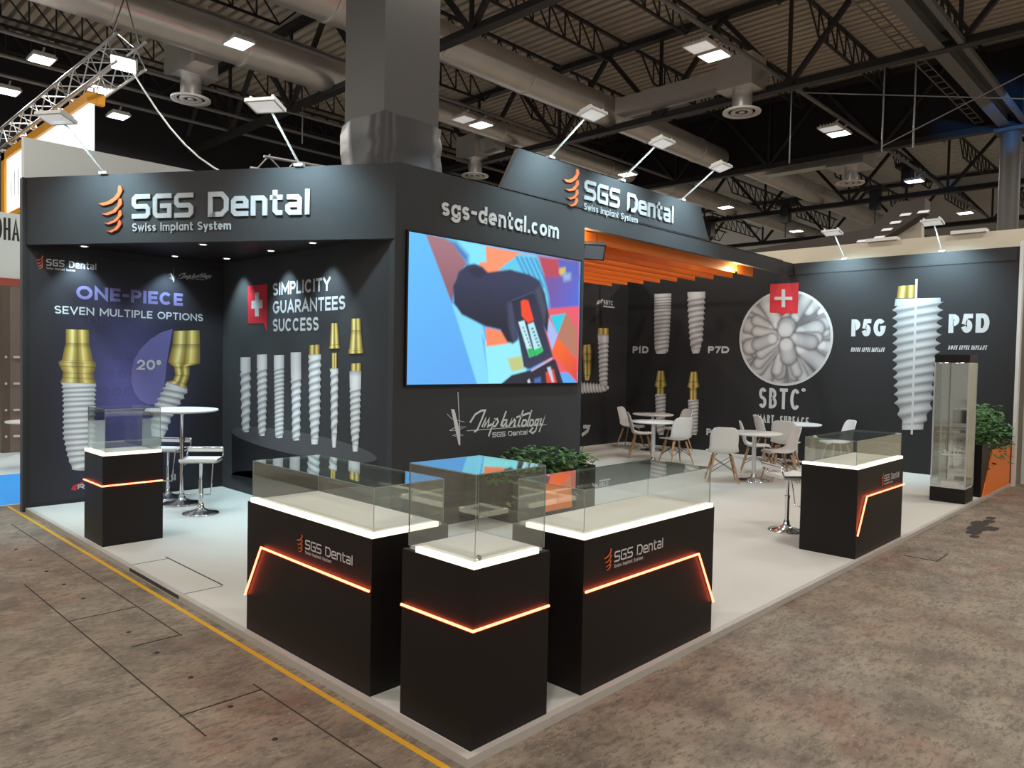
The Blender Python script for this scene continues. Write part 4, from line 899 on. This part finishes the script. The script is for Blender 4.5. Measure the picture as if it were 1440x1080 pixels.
# ================================================================== ARM FLOODLIGHTS, DOWNLIGHTS, BAFFLES
def arm_lamp(base, out, reach, rise, label, grp, aimdrop=1.0, power=ARM_W):
    b = Vector(base); o = Vector(out).normalized(); side = Vector((0, 0, 1)).cross(o)
    t = thing('arm_floodlight', label, 'floodlight', b, 0, grp)
    mb = MB(); mb.obox((0, 0, .012), side * .05, o * .035, Vector((0, 0, .014))); mb.build('clamp', K['lampwhite'], t)
    e = o * reach + Vector((0, 0, rise))
    mb = MB(); mb.tube([o * .0 + Vector((0, 0, .02)), o * reach * .9 + Vector((0, 0, rise * .92)), e], .013, 8); mb.build('arm', K['lampwhite'], t)
    dn = (o * .25 + Vector((0, 0, -1))).normalized(); f = side.cross(dn).normalized()
    f = (o + Vector((0, 0, .22))).normalized(); up = side.cross(f); up = up if up.z > 0 else -up
    mb = MB(); c = e + f * .07 + Vector((0, 0, -.01)); mb.obox(c, side * .165, f * .115, up * .018)
    mb.obox(c - side * .12 + up * .035, side * .012, f * .09, up * .02); mb.obox(c + side * .12 + up * .035, side * .012, f * .09, up * .02); mb.obox(c + up * .05, side * .12, f * .012, up * .008); mb.build('lamp_head', K['lampwhite'], t)
    mb = MB(); mb.obox(c - up * .0195, side * .14, f * .09, up * .002); mb.build('lens', K['lampdim'], t)
    light('lamp_light', 'SPOT', c - up * .03, power, t, aim=o * .02 + Vector((0, 0, -aimdrop * .55)), size=.10, col=(.58, .87, 1.0), spot=1.9, blend=1.0)
h1 = FD.hv(147, 246)[0]; h2 = FD.hv(421, 234)[0]
arm_lamp(FD.p(h1, 3.96), FD.n, .62, .42, 'white arm floodlight at the left end of the slanting fascia', 'arm floodlights')
arm_lamp(FD.p(h2, 3.96), FD.n, .62, .42, 'white arm floodlight on the slanting fascia, just left of the grey column', 'arm floodlights')
for x, lab in ((4.892, 'white arm floodlight on the left end of the roof sign'), (6.458, 'white arm floodlight in the middle of the roof sign'), (8.111, 'white arm floodlight at the right end of the roof sign')):
    arm_lamp((x, SY, 4.515), (0, -1, 0), .60, .42, lab, 'arm floodlights')
for y, lab in ((FB.hv(1188, 365)[0] * -1, 'white arm floodlight on the back wall, left of the big screw picture'), (FB.hv(1325, 353)[0] * -1, 'white arm floodlight on the back wall, above the big screw picture')):
    arm_lamp((L, y, 3.978), (-1, 0, 0), .60, .42, lab, 'arm floodlights', 1.4, ARM_W * 1.4)
spots = [(.58, 7.66, 'leftmost, near the left end'), (1.44, 6.25, 'second along the fascia edge'), (1.66, 7.62, 'back one above the left wall'), (2.20, 7.25, 'deep in the corner'), (2.20, 6.05, 'middle one above the niche wall'), (2.18, 5.05, 'rightmost, brightest')]
sp0 = None
for x, y, lab in spots:
    t = thing('recessed_downlight', 'small round ceiling downlight in the niche soffit, ' + lab, 'downlight', (x, y, 3.20), 0, 'niche downlights')
    mb = MB(); mb.lathe([(.032, -.002), (.05, -.006), (.052, 0)], seg=16); mb.build('ring', K['lampwhite'], t)
    mb = MB(); mb.lathe([(0, -.004), (.034, -.004)], seg=16); mb.build('lens', K['spotlens'], t)
    tgt = (0, .12, -1) if y > 7.4 else ((.12, 0, -1) if x > 2 else (.02, .02, -1))
    light('spot_light', 'SPOT', (0, 0, -.02), SPOT_W, t, aim=tuple(Vector(tgt)), size=.03, col=(.60, .87, 1.0), spot=1.5, blend=.8)
ords = ['first', 'second', 'third', 'fourth', 'fifth', 'sixth', 'seventh', 'eighth', 'ninth']
for k in range(9):
    mb = MB(); y = 4.06 + k * .415; mb.box(SWX + .03, 11.1, y, y + .04, 3.60, 3.86)
    tag(mb.build('ceiling_baffle', K['orange']), 'long orange ceiling slat over the lounge, %s behind the front beam' % ords[k], 'ceiling slat', 'orange ceiling slats')
for x in (5.85, 11.25):
    mb = MB(); mb.box(x - .03, x + .03, 3.95, 7.80, 3.87, 3.93); tag(mb.build('slat_carrier', K['steel']), 'dark carrier bar holding the %s ends of the orange ceiling slats' % ('near' if x < 8 else 'far'), 'bar')
for x, y, lab in ((5.70, 4.0, 'small bright lamp glowing on the near end of the orange slats'), (10.3, 4.0, 'small bright lamp glowing on the far end of the orange slats')):
    t = thing('track_lamp', lab, 'lamp', (x, y, 3.60)); mb = MB(); mb.tube([(0, 0, .02), (0, 0, -.06)], .022, 10); mb.tube([(0, 0, .02), (0, -.04, .13)], .006, 6); mb.build('lamp_body', K['steel'], t)
    mb = MB(); mb.lathe([(0, .021), (.018, .021)], seg=12); mb.build('lens', K['lamp'], t)
    light('lamp_light', 'POINT', (0, 0, .06), 24, t, size=.02, col=(1, .72, .38))
t = thing('hanging_spotlight', 'black bracketed spotlight with grey lens hanging at the near end of the orange slats', 'spotlight', (5.92, 3.98, 3.66))
_n = Vector((-.60, -.62, -.45)).normalized(); _a = Vector((.70, -.70, -.06)); _a = (_a - _n * _a.dot(_n)).normalized(); _c = _n.cross(_a)
mb = MB(); mb.obox((.02, -.06, -.2), _a * .155, _c * .115, _n * .06); mb.build('housing', K['steel'], t)
mb = MB(); mb.obox(Vector((.02, -.06, -.2)) + _n * .061, _a * .135, _c * .095, _n * .003); mb.build('lens', K['greyglass'], t)
mb = MB(); mb.tube([(-.13, 0, -.17), (-.13, 0, .07), (.17, 0, .07), (.17, 0, -.22)], .007, 6); mb.build('bracket', K['steel'], t)

# ================================================================== HALL ROOF
ZD = 10.2; ZC = 8.0
TX = [-5.7, .75, 7.2, 13.65, 19.8, 26.6, 33.4, 40.2]
Y0D, Y1D = -20, 32
# corrugated roof deck, ribs running across the hall
mb = MB(); x = -9.0; per = .26; prof = []
while x < 20:
    prof += [(x, ZD), (x + .15, ZD), (x + .152, ZD + .22), (x + .258, ZD + .22)]; x += per
vs = [(px_, y, z_) for y in (Y0D, Y1D) for px_, z_ in prof]; n = len(prof)
mb.add(vs, [(i, i + 1, n + i + 1, n + i) for i in range(n - 1)]); struct(mb.build('ceiling', K['deck']))
mb = MB(); prof = []
while x < 56:
    prof += [(x, ZD), (x + .15, ZD), (x + .152, ZD + .22), (x + .258, ZD + .22)]; x += per
vs = [(px_, y, z_) for y in (Y0D, Y1D) for px_, z_ in prof]; n = len(prof)
mb.add(vs, [(i, i + 1, n + i + 1, n + i) for i in range(n - 1)]); struct(mb.build('ceiling', K['deckgrey']))
# main trusses (across) : chords and web members
def truss(x, label):
    t = thing('roof_truss', label, 'roof truss', (x, 0, ZC))
    mb = MB(); mb.box(-.11, .11, Y0D, Y1D, -.02, .02); mb.box(-.012, .012, Y0D, Y1D, .02, .17); mb.build('bottom_chord', K['steel'], t)
    mb = MB(); mb.box(-.11, .11, Y0D, Y1D, 1.98, 2.12); mb.build('top_chord', K['steel'], t)
    y = -18.5; k = 0; w0 = {}
    while y < 30:
        for nm, a, b in (('diagonal', (0, y, .05), (0, y + 1.65, 2.0)), ('diagonal', (0, y + 3.3, .05), (0, y + 1.65, 2.0)), ('post', (0, y + .0, .05), (0, y, 2.0))):
            key = (nm, a[1] < b[1])
            if key not in w0:
                mb = MB(); q = lambda p: (0, p[1] - y, p[2]); mb.bar(q(a), q(b), .10 if nm == 'diagonal' else .07); w0[key] = o = mb.build(nm, K['steel'], t)
            else: o = w0[key].copy(); COL.objects.link(o); o.parent = t
            o.location = (0, y, 0)
        y += 3.3
for x, lab in zip(TX[1:7], ('roof truss overhead behind the grey column, at the upper left', 'roof truss whose lower chord crosses above the grey column top', 'long dark roof truss crossing above the roof sign', 'roof truss with black curtain hung in it, touching the right column', 'dark roof truss beyond the black curtain, above the back wall', 'farthest dark roof truss above the back wall')):
    truss(x, lab)
# open-web joists between the trusses (along the ducts)
def joist(length):
    mb = MB(); ya = length - .5; mb.bar((.1, 0, 0), (length - .1, 0, 0), .08, .06); mb.bar((.9, 0, -.62), (length - .9, 0, -.62), .05, .05)
    n = 8; xs = [.9 + (length - 1.8) * i / n for i in range(n + 1)]
    for i in range(n): mb.bar((xs[i], 0, -.62), (xs[i], 0, 0), .03); mb.bar((xs[i], 0, 0), (xs[i + 1], 0, -.62), .03)
    mb.bar((xs[0], 0, -.62), (.3, 0, 0), .035); mb.bar((xs[-1], 0, -.62), (length - .3, 0, 0), .035)
    return mb
j0 = None
for i in range(1, 7):
    for k in range(13):
        y = -2.2 + 2.2 * k
        if i < 2 and y < 8: continue
        if j0 is None: j0 = joist(6.2).build('roof_joist', K['steel']); o = j0
        else: o = j0.copy(); COL.objects.link(o)
        o.location = (TX[i] + .12, y, 10.02)
        bay = ('nearest bay', 'bay behind the column', 'bay above the roof sign', 'bay behind the black curtain', 'bay over the back wall', 'farthest bay')[i - 1]
        tag(o, 'thin lattice joist under the ribbed roof, ' + bay, 'roof joist', 'roof joists, ' + bay)
# black smoke curtains
mb = MB(); mb.box(19.86, 19.92, -20, 30, ZC + .1, ZD); tag(mb.build('smoke_curtain', K['baffle']), 'wide black curtain filling the roof truss in front of the right column', 'curtain')
mb = MB(); mb.box(-8, 20, 20.6, 20.7, 0, ZD); struct(mb.build('wall_far', K['baffle']))
mb = MB(); mb.box(54, 54.1, -22, 32, 0, ZD); struct(mb.build('wall_end', K['beige']))
# ducts along x
def duct(y, z, segs, label):
    t = thing('air_duct', label, 'air duct', (0, y, z))
    mb = MB(); pts, rad = [], []
    for x, r in segs: pts.append((x, 0, 0)); rad.append(r)
    mb.tube(pts, rad, 26); mb.build('pipe', K['duct'], t)
    x = segs[0][0] + 1.3; r0 = None
    while x < segs[-1][0]:
        r = np.interp(x, [s_[0] for s_ in segs], [s_[1] for s_ in segs]); mb = MB(); mb.tube([(x - .025, 0, 0), (x + .025, 0, 0)], r + .018, 26); mb.build('seam_ring', K['duct'], t); x += 2.6
    return t
duct(9.45, 8.5, [(-4, .55), (6.0, .5), (6.4, .40), (19.5, .36)], 'large grey round air duct running above the roof sign')
duct(12.8, 8.5, [(-4, .46), (7.6, .43), (8.0, .28), (19.4, .25)], 'grey round air duct crossing left of the column, farther back than the other')
duct(9.0, 8.5, [(20.3, .36), (44, .34)], 'bluish round air duct far beyond the black curtain, right one')
duct(12.6, 8.5, [(20.3, .36), (46, .34)], 'bluish round air duct far beyond the black curtain, left one')
def vent(x, y, label, y_d, boxw=.85, z=7.6):
    t = thing('ceiling_vent', label, 'vent', (x, y, z))
    mb = MB()
    for a, b in ((.42, .30), (.24, .14)): mb.lathe([(b, .0), (a, -.015), (a, .02), (b, .03), (b, 0)], seg=28)
    mb.lathe([(0, -.01), (.07, -.01), (.07, .02), (0, .02)], seg=16); mb.build('diffuser', K['lampwhite'], t)
    mb = MB(); mb.lathe([(.22, .03), (.22, .45)], seg=20); mb.build('neck', K['duct'], t)
    mb = MB(); mb.box(-boxw / 2, boxw / 2, -boxw / 2, boxw / 2, .45, 1.15); mb.build('plenum_box', K['duct'], t)
    mb = MB(); mb.box(-.22, .22, boxw / 2, y_d - y, .62, 1.0) if y_d > y else mb.box(-.22, .22, y_d - y, -boxw / 2, .62, 1.0); mb.build('branch_duct', K['duct'], t)
vent(13.34, 5.54, 'round ceiling vent under a grey box, above the right of the roof sign', 8.9)
vent(4.69, 14.4, 'round ceiling vent under a short duct, above the left end of the slanting fascia', 13.7)
vent(13.49, 14.46, 'round white ceiling vent just right of the grey column', 13.4)
vent(21.5, 6.05, 'round ceiling vent far off, above the red flag circle wall', 9.0, 1.1)
vent(27.5, 2.0, 'round ceiling vent farthest off, above the big screw picture wall', 5.0, 1.1)
# girder, tray and pipe to the right, and the column that carries them
def along(name, y, z, x0, x1, prof, m, label, cat):
    mb = MB()
    for a, b, c, d in prof: mb.box(x0, x1, y + a, y + b, z + c, z + d)
    return tag(mb.build(name, m), label, cat)
along('steel_girder', 1.66, 8.0, -6, 19.8, [(-.13, .13, 0, .025), (-.012, .012, .025, .35), (-.13, .13, .35, .375)], K['steelgrey'], 'grey steel girder running to the top of the right column, bluish far end', 'girder')
along('conduit_pipe', 1.25, 8.0, -6, 19.8, [(-.05, .05, 0, .1)], K['steelgrey'], 'grey pipe running beside the steel girder at the upper right', 'pipe')
mb = MB(); mb.bar((-6, 2.15, 8.25), (19.8, 2.15, 8.25), .02); mb.bar((-6, 2.35, 8.25), (19.8, 2.35, 8.25), .02)
x = -5.5
while x < 19.7: mb.bar((x, 2.15, 8.25), (x, 2.35, 8.25), .02); x += .45
tag(mb.build('cable_tray', K['steelgrey']), 'narrow ladder cable tray beside the steel girder at the upper right', 'cable tray')
mb = MB(); mb.tube([(19.8, 1.55, FLOOR), (19.8, 1.55, 7.98)], .23, 20); mb.obox((19.8, 1.55, 7.9), (.32, 0, 0), (0, .32, 0), (0, 0, .04)); tag(mb.build('hall_column', K['column']), 'round grey hall column rising behind the back wall at the right edge', 'column')
mb = MB(); mb.box(3.11, 3.98, 5.0, 5.85, 0, 10.1); hc_ = tag(mb.build('hall_column', K['column']), 'big square grey column rising through the stand behind the screen wall', 'column')
mb = MB()
vs = []; rr = random.Random(9); ring = [(3.08, 4.97), (3.3, 4.96), (3.55, 4.97), (3.8, 4.96), (4.01, 4.97), (4.02, 5.2), (4.02, 5.5), (4.01, 5.88), (3.6, 5.88), (3.08, 5.88), (3.07, 5.6), (3.08, 5.3)]
for zi in range(9):
    z = 3.9 + zi * .125
    for x, y in ring: vs.append((x + rr.uniform(-.03, .012), y + rr.uniform(-.03, .012), z if zi < 8 else 4.91 + rr.uniform(-.02, .02)))
m_ = len(ring); mb.add(vs, [(i * m_ + k, i * m_ + (k + 1) % m_, (i + 1) * m_ + (k + 1) % m_, (i + 1) * m_ + k) for i in range(8) for k in range(m_)], 0, True); mb.build('plastic_wrap', K['film'], hc_)
# thin service pipes with the high-bay lamps
for y, z, lab in ((4.72, 8.2, 'thin grey service pipe carrying lamps, right of the vent box'), (11.3, 8.2, 'thin grey service pipe along the duct left of the column'), (14.55, 8.0, 'thin grey service pipe across the dark hall, upper left'), (16.55, 8.2, 'thin grey service pipe over the orange-framed banner'), (17.9, 8.2, 'thin grey service pipe far back in the dark hall, upper left')):
    mb = MB(); mb.tube([(-5, y, z), (19.8 if y < 12 else 19, y, z)], .045, 8); tag(mb.build('service_pipe', K['steelgrey']), lab, 'pipe')
for y in (4.72, 11.3):
    mb = MB(); mb.tube([(19.98, y, 8.2), (46, y, 8.2)], .045, 8); tag(mb.build('service_pipe', K['steelgrey']), 'thin service pipe carrying lamps beyond the black curtain, ' + ('right one' if y < 5 else 'left one'), 'pipe')
for a_, b_, lab in (((1120, 130), (1440, 139), 'thin level tie rod crossing the black curtain'), ((1240, 206), (1440, 104), 'thin slanting tie rod before the black curtain, rising to the right')):
    xr = 13.6 if 'level' in lab else 13.5; u, v = FX(xr).hv(*a_), FX(xr).hv(*b_); mb = MB(); mb.tube([(xr, -u[0], u[1]), (xr, -v[0], v[1])], .012, 6); tag(mb.build('tie_rod', K['steelgrey']), lab, 'rod')
def highbay(x, y, lit, label, z=7.93):
    t = thing('high_bay_lamp', label, 'lamp', (x, y, z), 0, 'high-bay lamps')
    mb = MB(); mb.box(-.22, .22, -.26, .26, .0, .05)
    for k in range(6): mb.box(-.2, .2, -.22 + k * .08, -.20 + k * .08, .05, .10)
    mb.bar((0, 0, .1), (0, -.2, .2), .03); mb.build('housing', K['lampwhite'], t)
    mb = MB(); mb.box(-.19, .19, -.23, .23, -.006, 0); mb.build('lens', K['lamp' if lit else 'lampdim'], t)
    if lit: light('lamp_light', 'AREA', (0, 0, -.03), HALL_W, t, size=.38, size_y=.46, col=(1, .955, .88))
seen = {(10.9, 4.9): 'lit high-bay lamp above the roof sign', (17.4, 4.9): 'lit high-bay lamp hanging in front of the black curtain', (4.4, 11.5): 'lit high-bay lamp under the duct left of the column', (10.9, 11.5): 'lit high-bay lamp on the duct just right of the column', (23.9, 4.9): 'lit high-bay lamp beyond the black curtain', (30.4, 4.9): 'lit high-bay lamp farthest right, beyond the black curtain', (17.4, 11.5): 'lit high-bay lamp just over the middle of the roof sign', (23.9, 11.5): 'lit lamp low between the roof sign end and the far ducts', (30.4, 11.5): 'small lit lamp far off above the front beam end', (36.9, 4.9): 'smallest lit lamp far off at the right, near the column', (36.9, 11.5): 'tiny far lamp above the cream partition', (4.4, 18.1): 'narrow lit lamp low in the dark hall at upper left', (-2.1, 18.1): 'lit lamp at the left edge', }
for x in (-8.6, -2.1, 4.4, 10.9, 17.4, 23.9, 30.4, 36.9):
    for y in (-14.9, -8.3, -1.7, 4.9, 11.5, 18.1):
        if x > 18 and not 0 < y < 12 and y != -1.7: continue
        if (x, y) in ((17.4, 18.1), (10.9, 18.1)): continue
        highbay(x, y, True, seen.get((x, y), 'high-bay lamp of the hall, outside the picture'))
highbay(2.03, 15.4, True, 'bright lit lamp at the upper left above the lattice truss')
highbay(3.43, 16.37, True, 'bright lit lamp just past the near end of the orange-framed banner')
highbay(2.04, 18.2, True, 'bright lit lamp cut by the left picture edge above the lattice truss')
for x, y, lab in ((10.35, 4.9, 'dim unlit lamp panel beside the lit one above the roof sign'), (16.85, 4.9, 'dim unlit lamp panel in front of the black curtain'), (10.3, 11.5, 'dim unlit lamp panel on the duct right of the column')):
    highbay(x, y, False, lab)
# drop rods and chain hoists
for px, y0, y1, x, lab in ((1110, 230, 128, 13.65, 'thin drop rod hanging left of the lamp before the black curtain'), (1240, 214, 97, 13.65, 'thin drop rod before the black curtain, left of the two by the column'), (1284, 208, 88, 13.65, 'thin drop rod before the black curtain, the one nearer the column'), (425, 202, 60, 7.2, 'thin drop rod hanging left of the big grey column')):
    a, b_ = FX(x).hv(px, y0), FX(x).hv(px, y1); mb = MB(); mb.tube([(x, -a[0], a[1]), (x, -a[0], ZC)], .016, 6); tag(mb.build('drop_rod', K['steelgrey']), lab, 'rod')
def hoist(px, py, x, lab):
    p = FX(x).hv(px, py); t = thing('chain_hoist', lab, 'hoist', (x, -p[0], p[1]))
    mb = MB(); mb.obox((0, 0, 0), (.18, 0, 0), (0, .16, 0), (0, 0, .32)); mb.obox((0, 0, .42), (.3, 0, 0), (0, .3, 0), (0, 0, .08)); mb.build('motor', K['steel'], t)
    mb = MB(); mb.tube([(0, 0, .5), (0, 0, ZC - p[1] + .1)], .02, 6); mb.tube([(0, 0, -.3), (.02, 0, -.9)], .03, 6); mb.build('chain', K['steel'], t)
hoist(998, 322, 26.6, 'dark chain hoist hanging at the right end of the roof sign'); hoist(1105, 302, 26.6, 'dark chain hoist hanging above the meeting of front beam and back wall')
hoist(1276, 250, 26.6, 'dark chain hoist beyond the back wall, near the lit lamp'); hoist(1231, 282, 26.6, 'dark chain hoist beyond the back wall, above the brown wedge')

# ================================================================== NEIGHBOURING STANDS
mb = MB(); mb.box(.07, 13.0, 8.2, 8.32, FLOOR, 4.52); tag(mb.build('neighbour_partition', K['greywall']), 'pale grey partition of the next stand rising behind the slanting fascia', 'partition')
mb = MB(); mb.box(13.0, 13.12, -.06, 5.6, FLOOR, 4.36); mb.box(13.0, 13.12, -5.5, -.06, FLOOR, 3.45); tag(mb.build('neighbour_partition', K['cream']), 'cream partition of the next stand showing above and right of the back wall', 'partition')
mb = MB(); mb.box(12.9, 12.985, -.14, -.06, FLOOR, 4.40); tag(mb.build('edge_post', K['lampwhite']), 'thin white post at the right end of the cream partition', 'post')
FW2 = FX(15.0)
def onx(*pts): return [FW2.p(*FW2.hv(*p)) for p in pts]
mb = MB(); mb.prism(onx((1040, 362), (1160, 350), (1244, 334), (1300, 298), (1301, 279), (1262, 284), (1226, 320), (1150, 335), (1050, 352)), (.4, 0, 0)); wd = mb.build('hanging_canopy', K['brown'])
tag(wd, 'dark brown angled canopy with small lights hanging beyond the cream partition', 'canopy')
for q in ((1237, 334), (1248, 323), (1260, 313), (1274, 302), (1299, 298), (1213, 339)):
    mb = MB(); c = FW2.p(*FW2.hv(*q), .02); mb.obox(c, (.03, 0, 0), (0, .10, .0), (0, -.02, .022)); mb.build('canopy_light', K['lampdim'], wd)
mb = MB(); mb.prism([v + Vector((.4, 0, 0)) for v in onx((1062, 365), (1240, 338), (1288, 305), (1288, 338), (1262, 348), (1262, 640), (1062, 627))], (.2, 0, 0)); tag(mb.build('canopy_panel', K['beige']), 'pale panel under the dark brown angled canopy', 'panel')
for q, lab in (((1240, 347.5), 'low white lamp on top of the cream partition, left one'), ((1362, 337), 'low white lamp on top of the cream partition, right one')):
    v = FX(13.0).hv(*q); t = thing('partition_lamp', lab, 'lamp', (13.06, -v[0], 4.36)); mb = MB(); mb.obox((0, 0, .03), (.12, 0, 0), (0, .28, 0), (0, 0, .03)); mb.build('lamp_body', K['lampwhite'], t)
    mb = MB(); mb.bar((0, 0, -.1), (0, 0, .01), .05); mb.build('bracket', K['lampwhite'], t)
# banner box with orange frame, hung from a lattice truss on the left
t = thing('hanging_banner', 'white backlit hanging banner with orange frame at the left edge', 'banner', (2.0, 12.4, 4.98))
mb = MB(); mb.box(.05, .14, .05, 6.2, .05, 1.50); mb.build('banner_face', K['signwhite'], t)
mb = MB(); mb.box(0, .16, 0, 6.3, 1.42, 1.60); mb.box(0, .16, 6.0, 6.3, 0, 1.60); mb.box(0, .16, 0.6, 6.3, 0, .12); mb.box(.165, .30, 0, .12, 1.42, 1.60); mb.build('frame', K['signorange'], t)
mb = MB(); mb.bar((.2, .3, 1.55), (.2, .3, 1.8), .03); mb.bar((.2, 5, 1.55), (.2, 5, 1.8), .03); mb.build('hanger', K['alu'], t)
mb = MB()
for y, z0, z1 in ((5.55, .45, .85), (5.25, .5, 1.05), (4.95, .45, 1.05), (4.7, .45, .6)): mb.box(.05, .06, y, y + .05, z0, z1)
mb.build('banner_lettering', K['steel'], t)
t = thing('lattice_truss', 'silver lattice truss carrying the orange-framed banner at upper left', 'truss', (2.0, 10.9, 6.72))
mb = MB(); a_ = .46
for x, z in ((0, 0), (a_, 0), (0, a_), (a_, a_)): mb.tube([(x, 0, z), (x, 9, z)], .026, 8)
mb.build('chord', K['alu'], t)
mb = MB()
for k in range(20):
    y = k * .45; f = k % 2
    for p, q in (((0, 0), (0, a_)), ((a_, 0), (a_, a_)), ((0, 0), (a_, 0)), ((0, a_), (a_, a_))):
        if f: p, q = q, p
        mb.tube([(p[0], y, p[1]), (q[0], y + .45, q[1])], .012, 6)
mb.build('lattice', K['alu'], t)
mb = MB(); [mb.tube([(x, .3, z), (a_ / 2, .3, 1.25)], .012, 6) for x, z in ((0, a_), (a_, a_))]; mb.tube([(a_ / 2, .3, 1.2), (a_ / 2, .3, 3.4)], .02, 6); mb.build('suspension_chain', K['steelgrey'], t)
t = thing('truss_floodlight', 'blazing white floodlight on the near end of the lattice truss', 'floodlight', (2.12, 10.95, 6.72))
_n = Vector((-.62, -.55, -.56)).normalized(); _a = Vector((.62, -.74, -.30)); _a = (_a - _n * _a.dot(_n)).normalized(); _c = _n.cross(_a)
mb = MB(); mb.obox(-_n * .04, _a * .21, _c * .12, _n * .03); mb.bar((0, 0, .05), (-.1, .2, .25), .04); mb.build('housing', K['steelgrey'], t)
mb = MB(); mb.obox(_n * .002, _a * .195, _c * .105, _n * .005); mb.build('lens', K['lamp'], t)
light('lamp_light', 'SPOT', (-.06, -.05, -.1), 60, t, aim=(-.5, -.6, -1), size=.12, col=(.85, 1, .95), spot=2.2)
p0, p1 = Vector((2.2, 10.9, 6.7)), Vector((2.95, 8.26, 4.5)); mb = MB(); mb.tube([p0.lerp(p1, k / 8) + Vector((0, 0, -.35 * math.sin(math.pi * k / 8))) for k in range(9)], .014, 6); tag(mb.build('power_cable', K['lampwhite']), 'white cable drooping from the lattice truss down behind the fascia', 'cable')
# low truss seen just over the fascia
mb = MB()
_q = FY(8.26).hv(352, 236)
for z in (0, .22): mb.tube([(_q[0] + z, 8.26, _q[1] + z), (_q[0] + 2.2, 8.26, _q[1] + .1 + z)], .022, 8)
for k in range(9): mb.tube([(_q[0] + .1 + k * .22, 8.26, _q[1] + .22 * (k % 2)), (_q[0] + .32 + k * .22, 8.26, _q[1] + .05 + .22 - .22 * (k % 2))], .011, 6)
for k in (.3, 1.9): mb.bar((_q[0] + k, 8.26, 4.51), (_q[0] + k, 8.26, _q[1] + .05), .03)
tag(mb.build('lattice_truss', K['alu']), 'short silver lattice truss peeping over the fascia left of the column', 'truss')
# ground of the stand at the far left and its back
g = lambda px, py: on_z(px, py, FLOOR + .01)
pA, pB, pC, pD = g(5, 698), g(17, 667), g(17, 542), g(17, 500)
mb = MB(); mb.box(-1.2, 2.2, 8.4, pB.y, FLOOR, FLOOR + .012); mb.box(-1.2, 2.2, 8.33, 8.4, FLOOR, FLOOR + .015, 1); struct(mb.build('floor_blue', [K['blue'], K['trim']]))
mb = MB(); mb.box(-6, 2.2, pB.y, pC.y, FLOOR, FLOOR + .012); struct(mb.build('floor_pale', K['paleblue']))
mb = MB(); mb.box(-6, 4, pC.y, 20.5, FLOOR, FLOOR + .012); struct(mb.build('floor_tan', K['tan']))
FO = FY(9.4)
zt = FO.hv(17, 300)[1]; zb = FO.hv(17, 392)[1]
t = thing('stand_fascia', 'pale fascia board with dark lettering and red lower edge, left picture edge', 'sign panel', (0, 9.4, 0))
mb = MB(); mb.box(-5, 2.0, 0, .1, zb, zt); mb.build('board', K['greywall'], t)
mb = MB(); mb.box(-5, 2.0, -.05, .1, zb - .10, zb); mb.build('red_edge', K['redbrown'], t)
F0 = Frame((0, 0, 0), (1, 0, 0), (0, -1, 0)); b0, b1 = FO.hv(-14, 335), FO.hv(32, 338)
mb = MB(); flat(mb, F0, text_quads('IOHAI', b0[0], b0[1], b1[0] - b0[0], .30, .1, ''), .003, 0); mb.build('lettering', K['steel'], t)
FS2 = FY(14.0)
for i, (xa, ya, xb, yb, m, nm, lab, cat) in enumerate(((2, 360, 14, 545, 'brown', 'display_shelf', 'dark brown display shelf far back at the left picture edge', 'shelf'), (14, 372, 40, 552, 'redbrown', 'brown_cabinet', 'tall brown cabinet far back at the left edge, beside a dark shelf', 'cabinet'))):
    a, b = FS2.hv(xa, ya), FS2.hv(xb, yb); mb = MB(); mb.box(a[0], b[0], 14.0, 14.5, FLOOR + .012, a[1]); 
    o = mb.build(nm, mat(nm, (.10, .07, .05, 1) if i == 0 else (.17, .125, .10, 1), .6)); tag(o, lab, cat)
    mb = MB()
    for k in range(4): mb.box(a[0] + .05, b[0] - .05, 13.97, 14.0, FLOOR + .3 + k * .5, FLOOR + .34 + k * .5)
    mb.build('ledge', K['beige'], o)
a = FY(12.0).hv(32, 600); t = thing('side_table', 'white table cut off by the left end of the stand wall', 'table', (a[0] + .15, 12.0, FLOOR + .012))
mb = MB(); mb.lathe([(0, .72), (.4, .725), (.4, .75), (0, .75)], seg=24); mb.build('table_top', K['plastic'], t); mb = MB(); mb.tube([(0, 0, 0), (0, 0, .72)], .03, 8); mb.build('pole', K['lampwhite'], t)
# blue light that washes the far end of the girder (from an added lamp)
t = thing('added_blue_lamp', 'added lamp by the girder throwing blue light on it', 'lamp', (15.5, .2, 7.3)); mb = MB(); mb.tube([(0, 0, 0), (.3, .12, .1)], [.08, .13], 14); mb.bar((0, 0, 0), (0, 0, .7), .04); mb.build('housing', K['steel'], t)
light('lamp_light', 'SPOT', (.35, .14, .12), 480, t, aim=(3.4, 1.45, .78), size=.06, col=(.04, .35, 1), spot=.55)
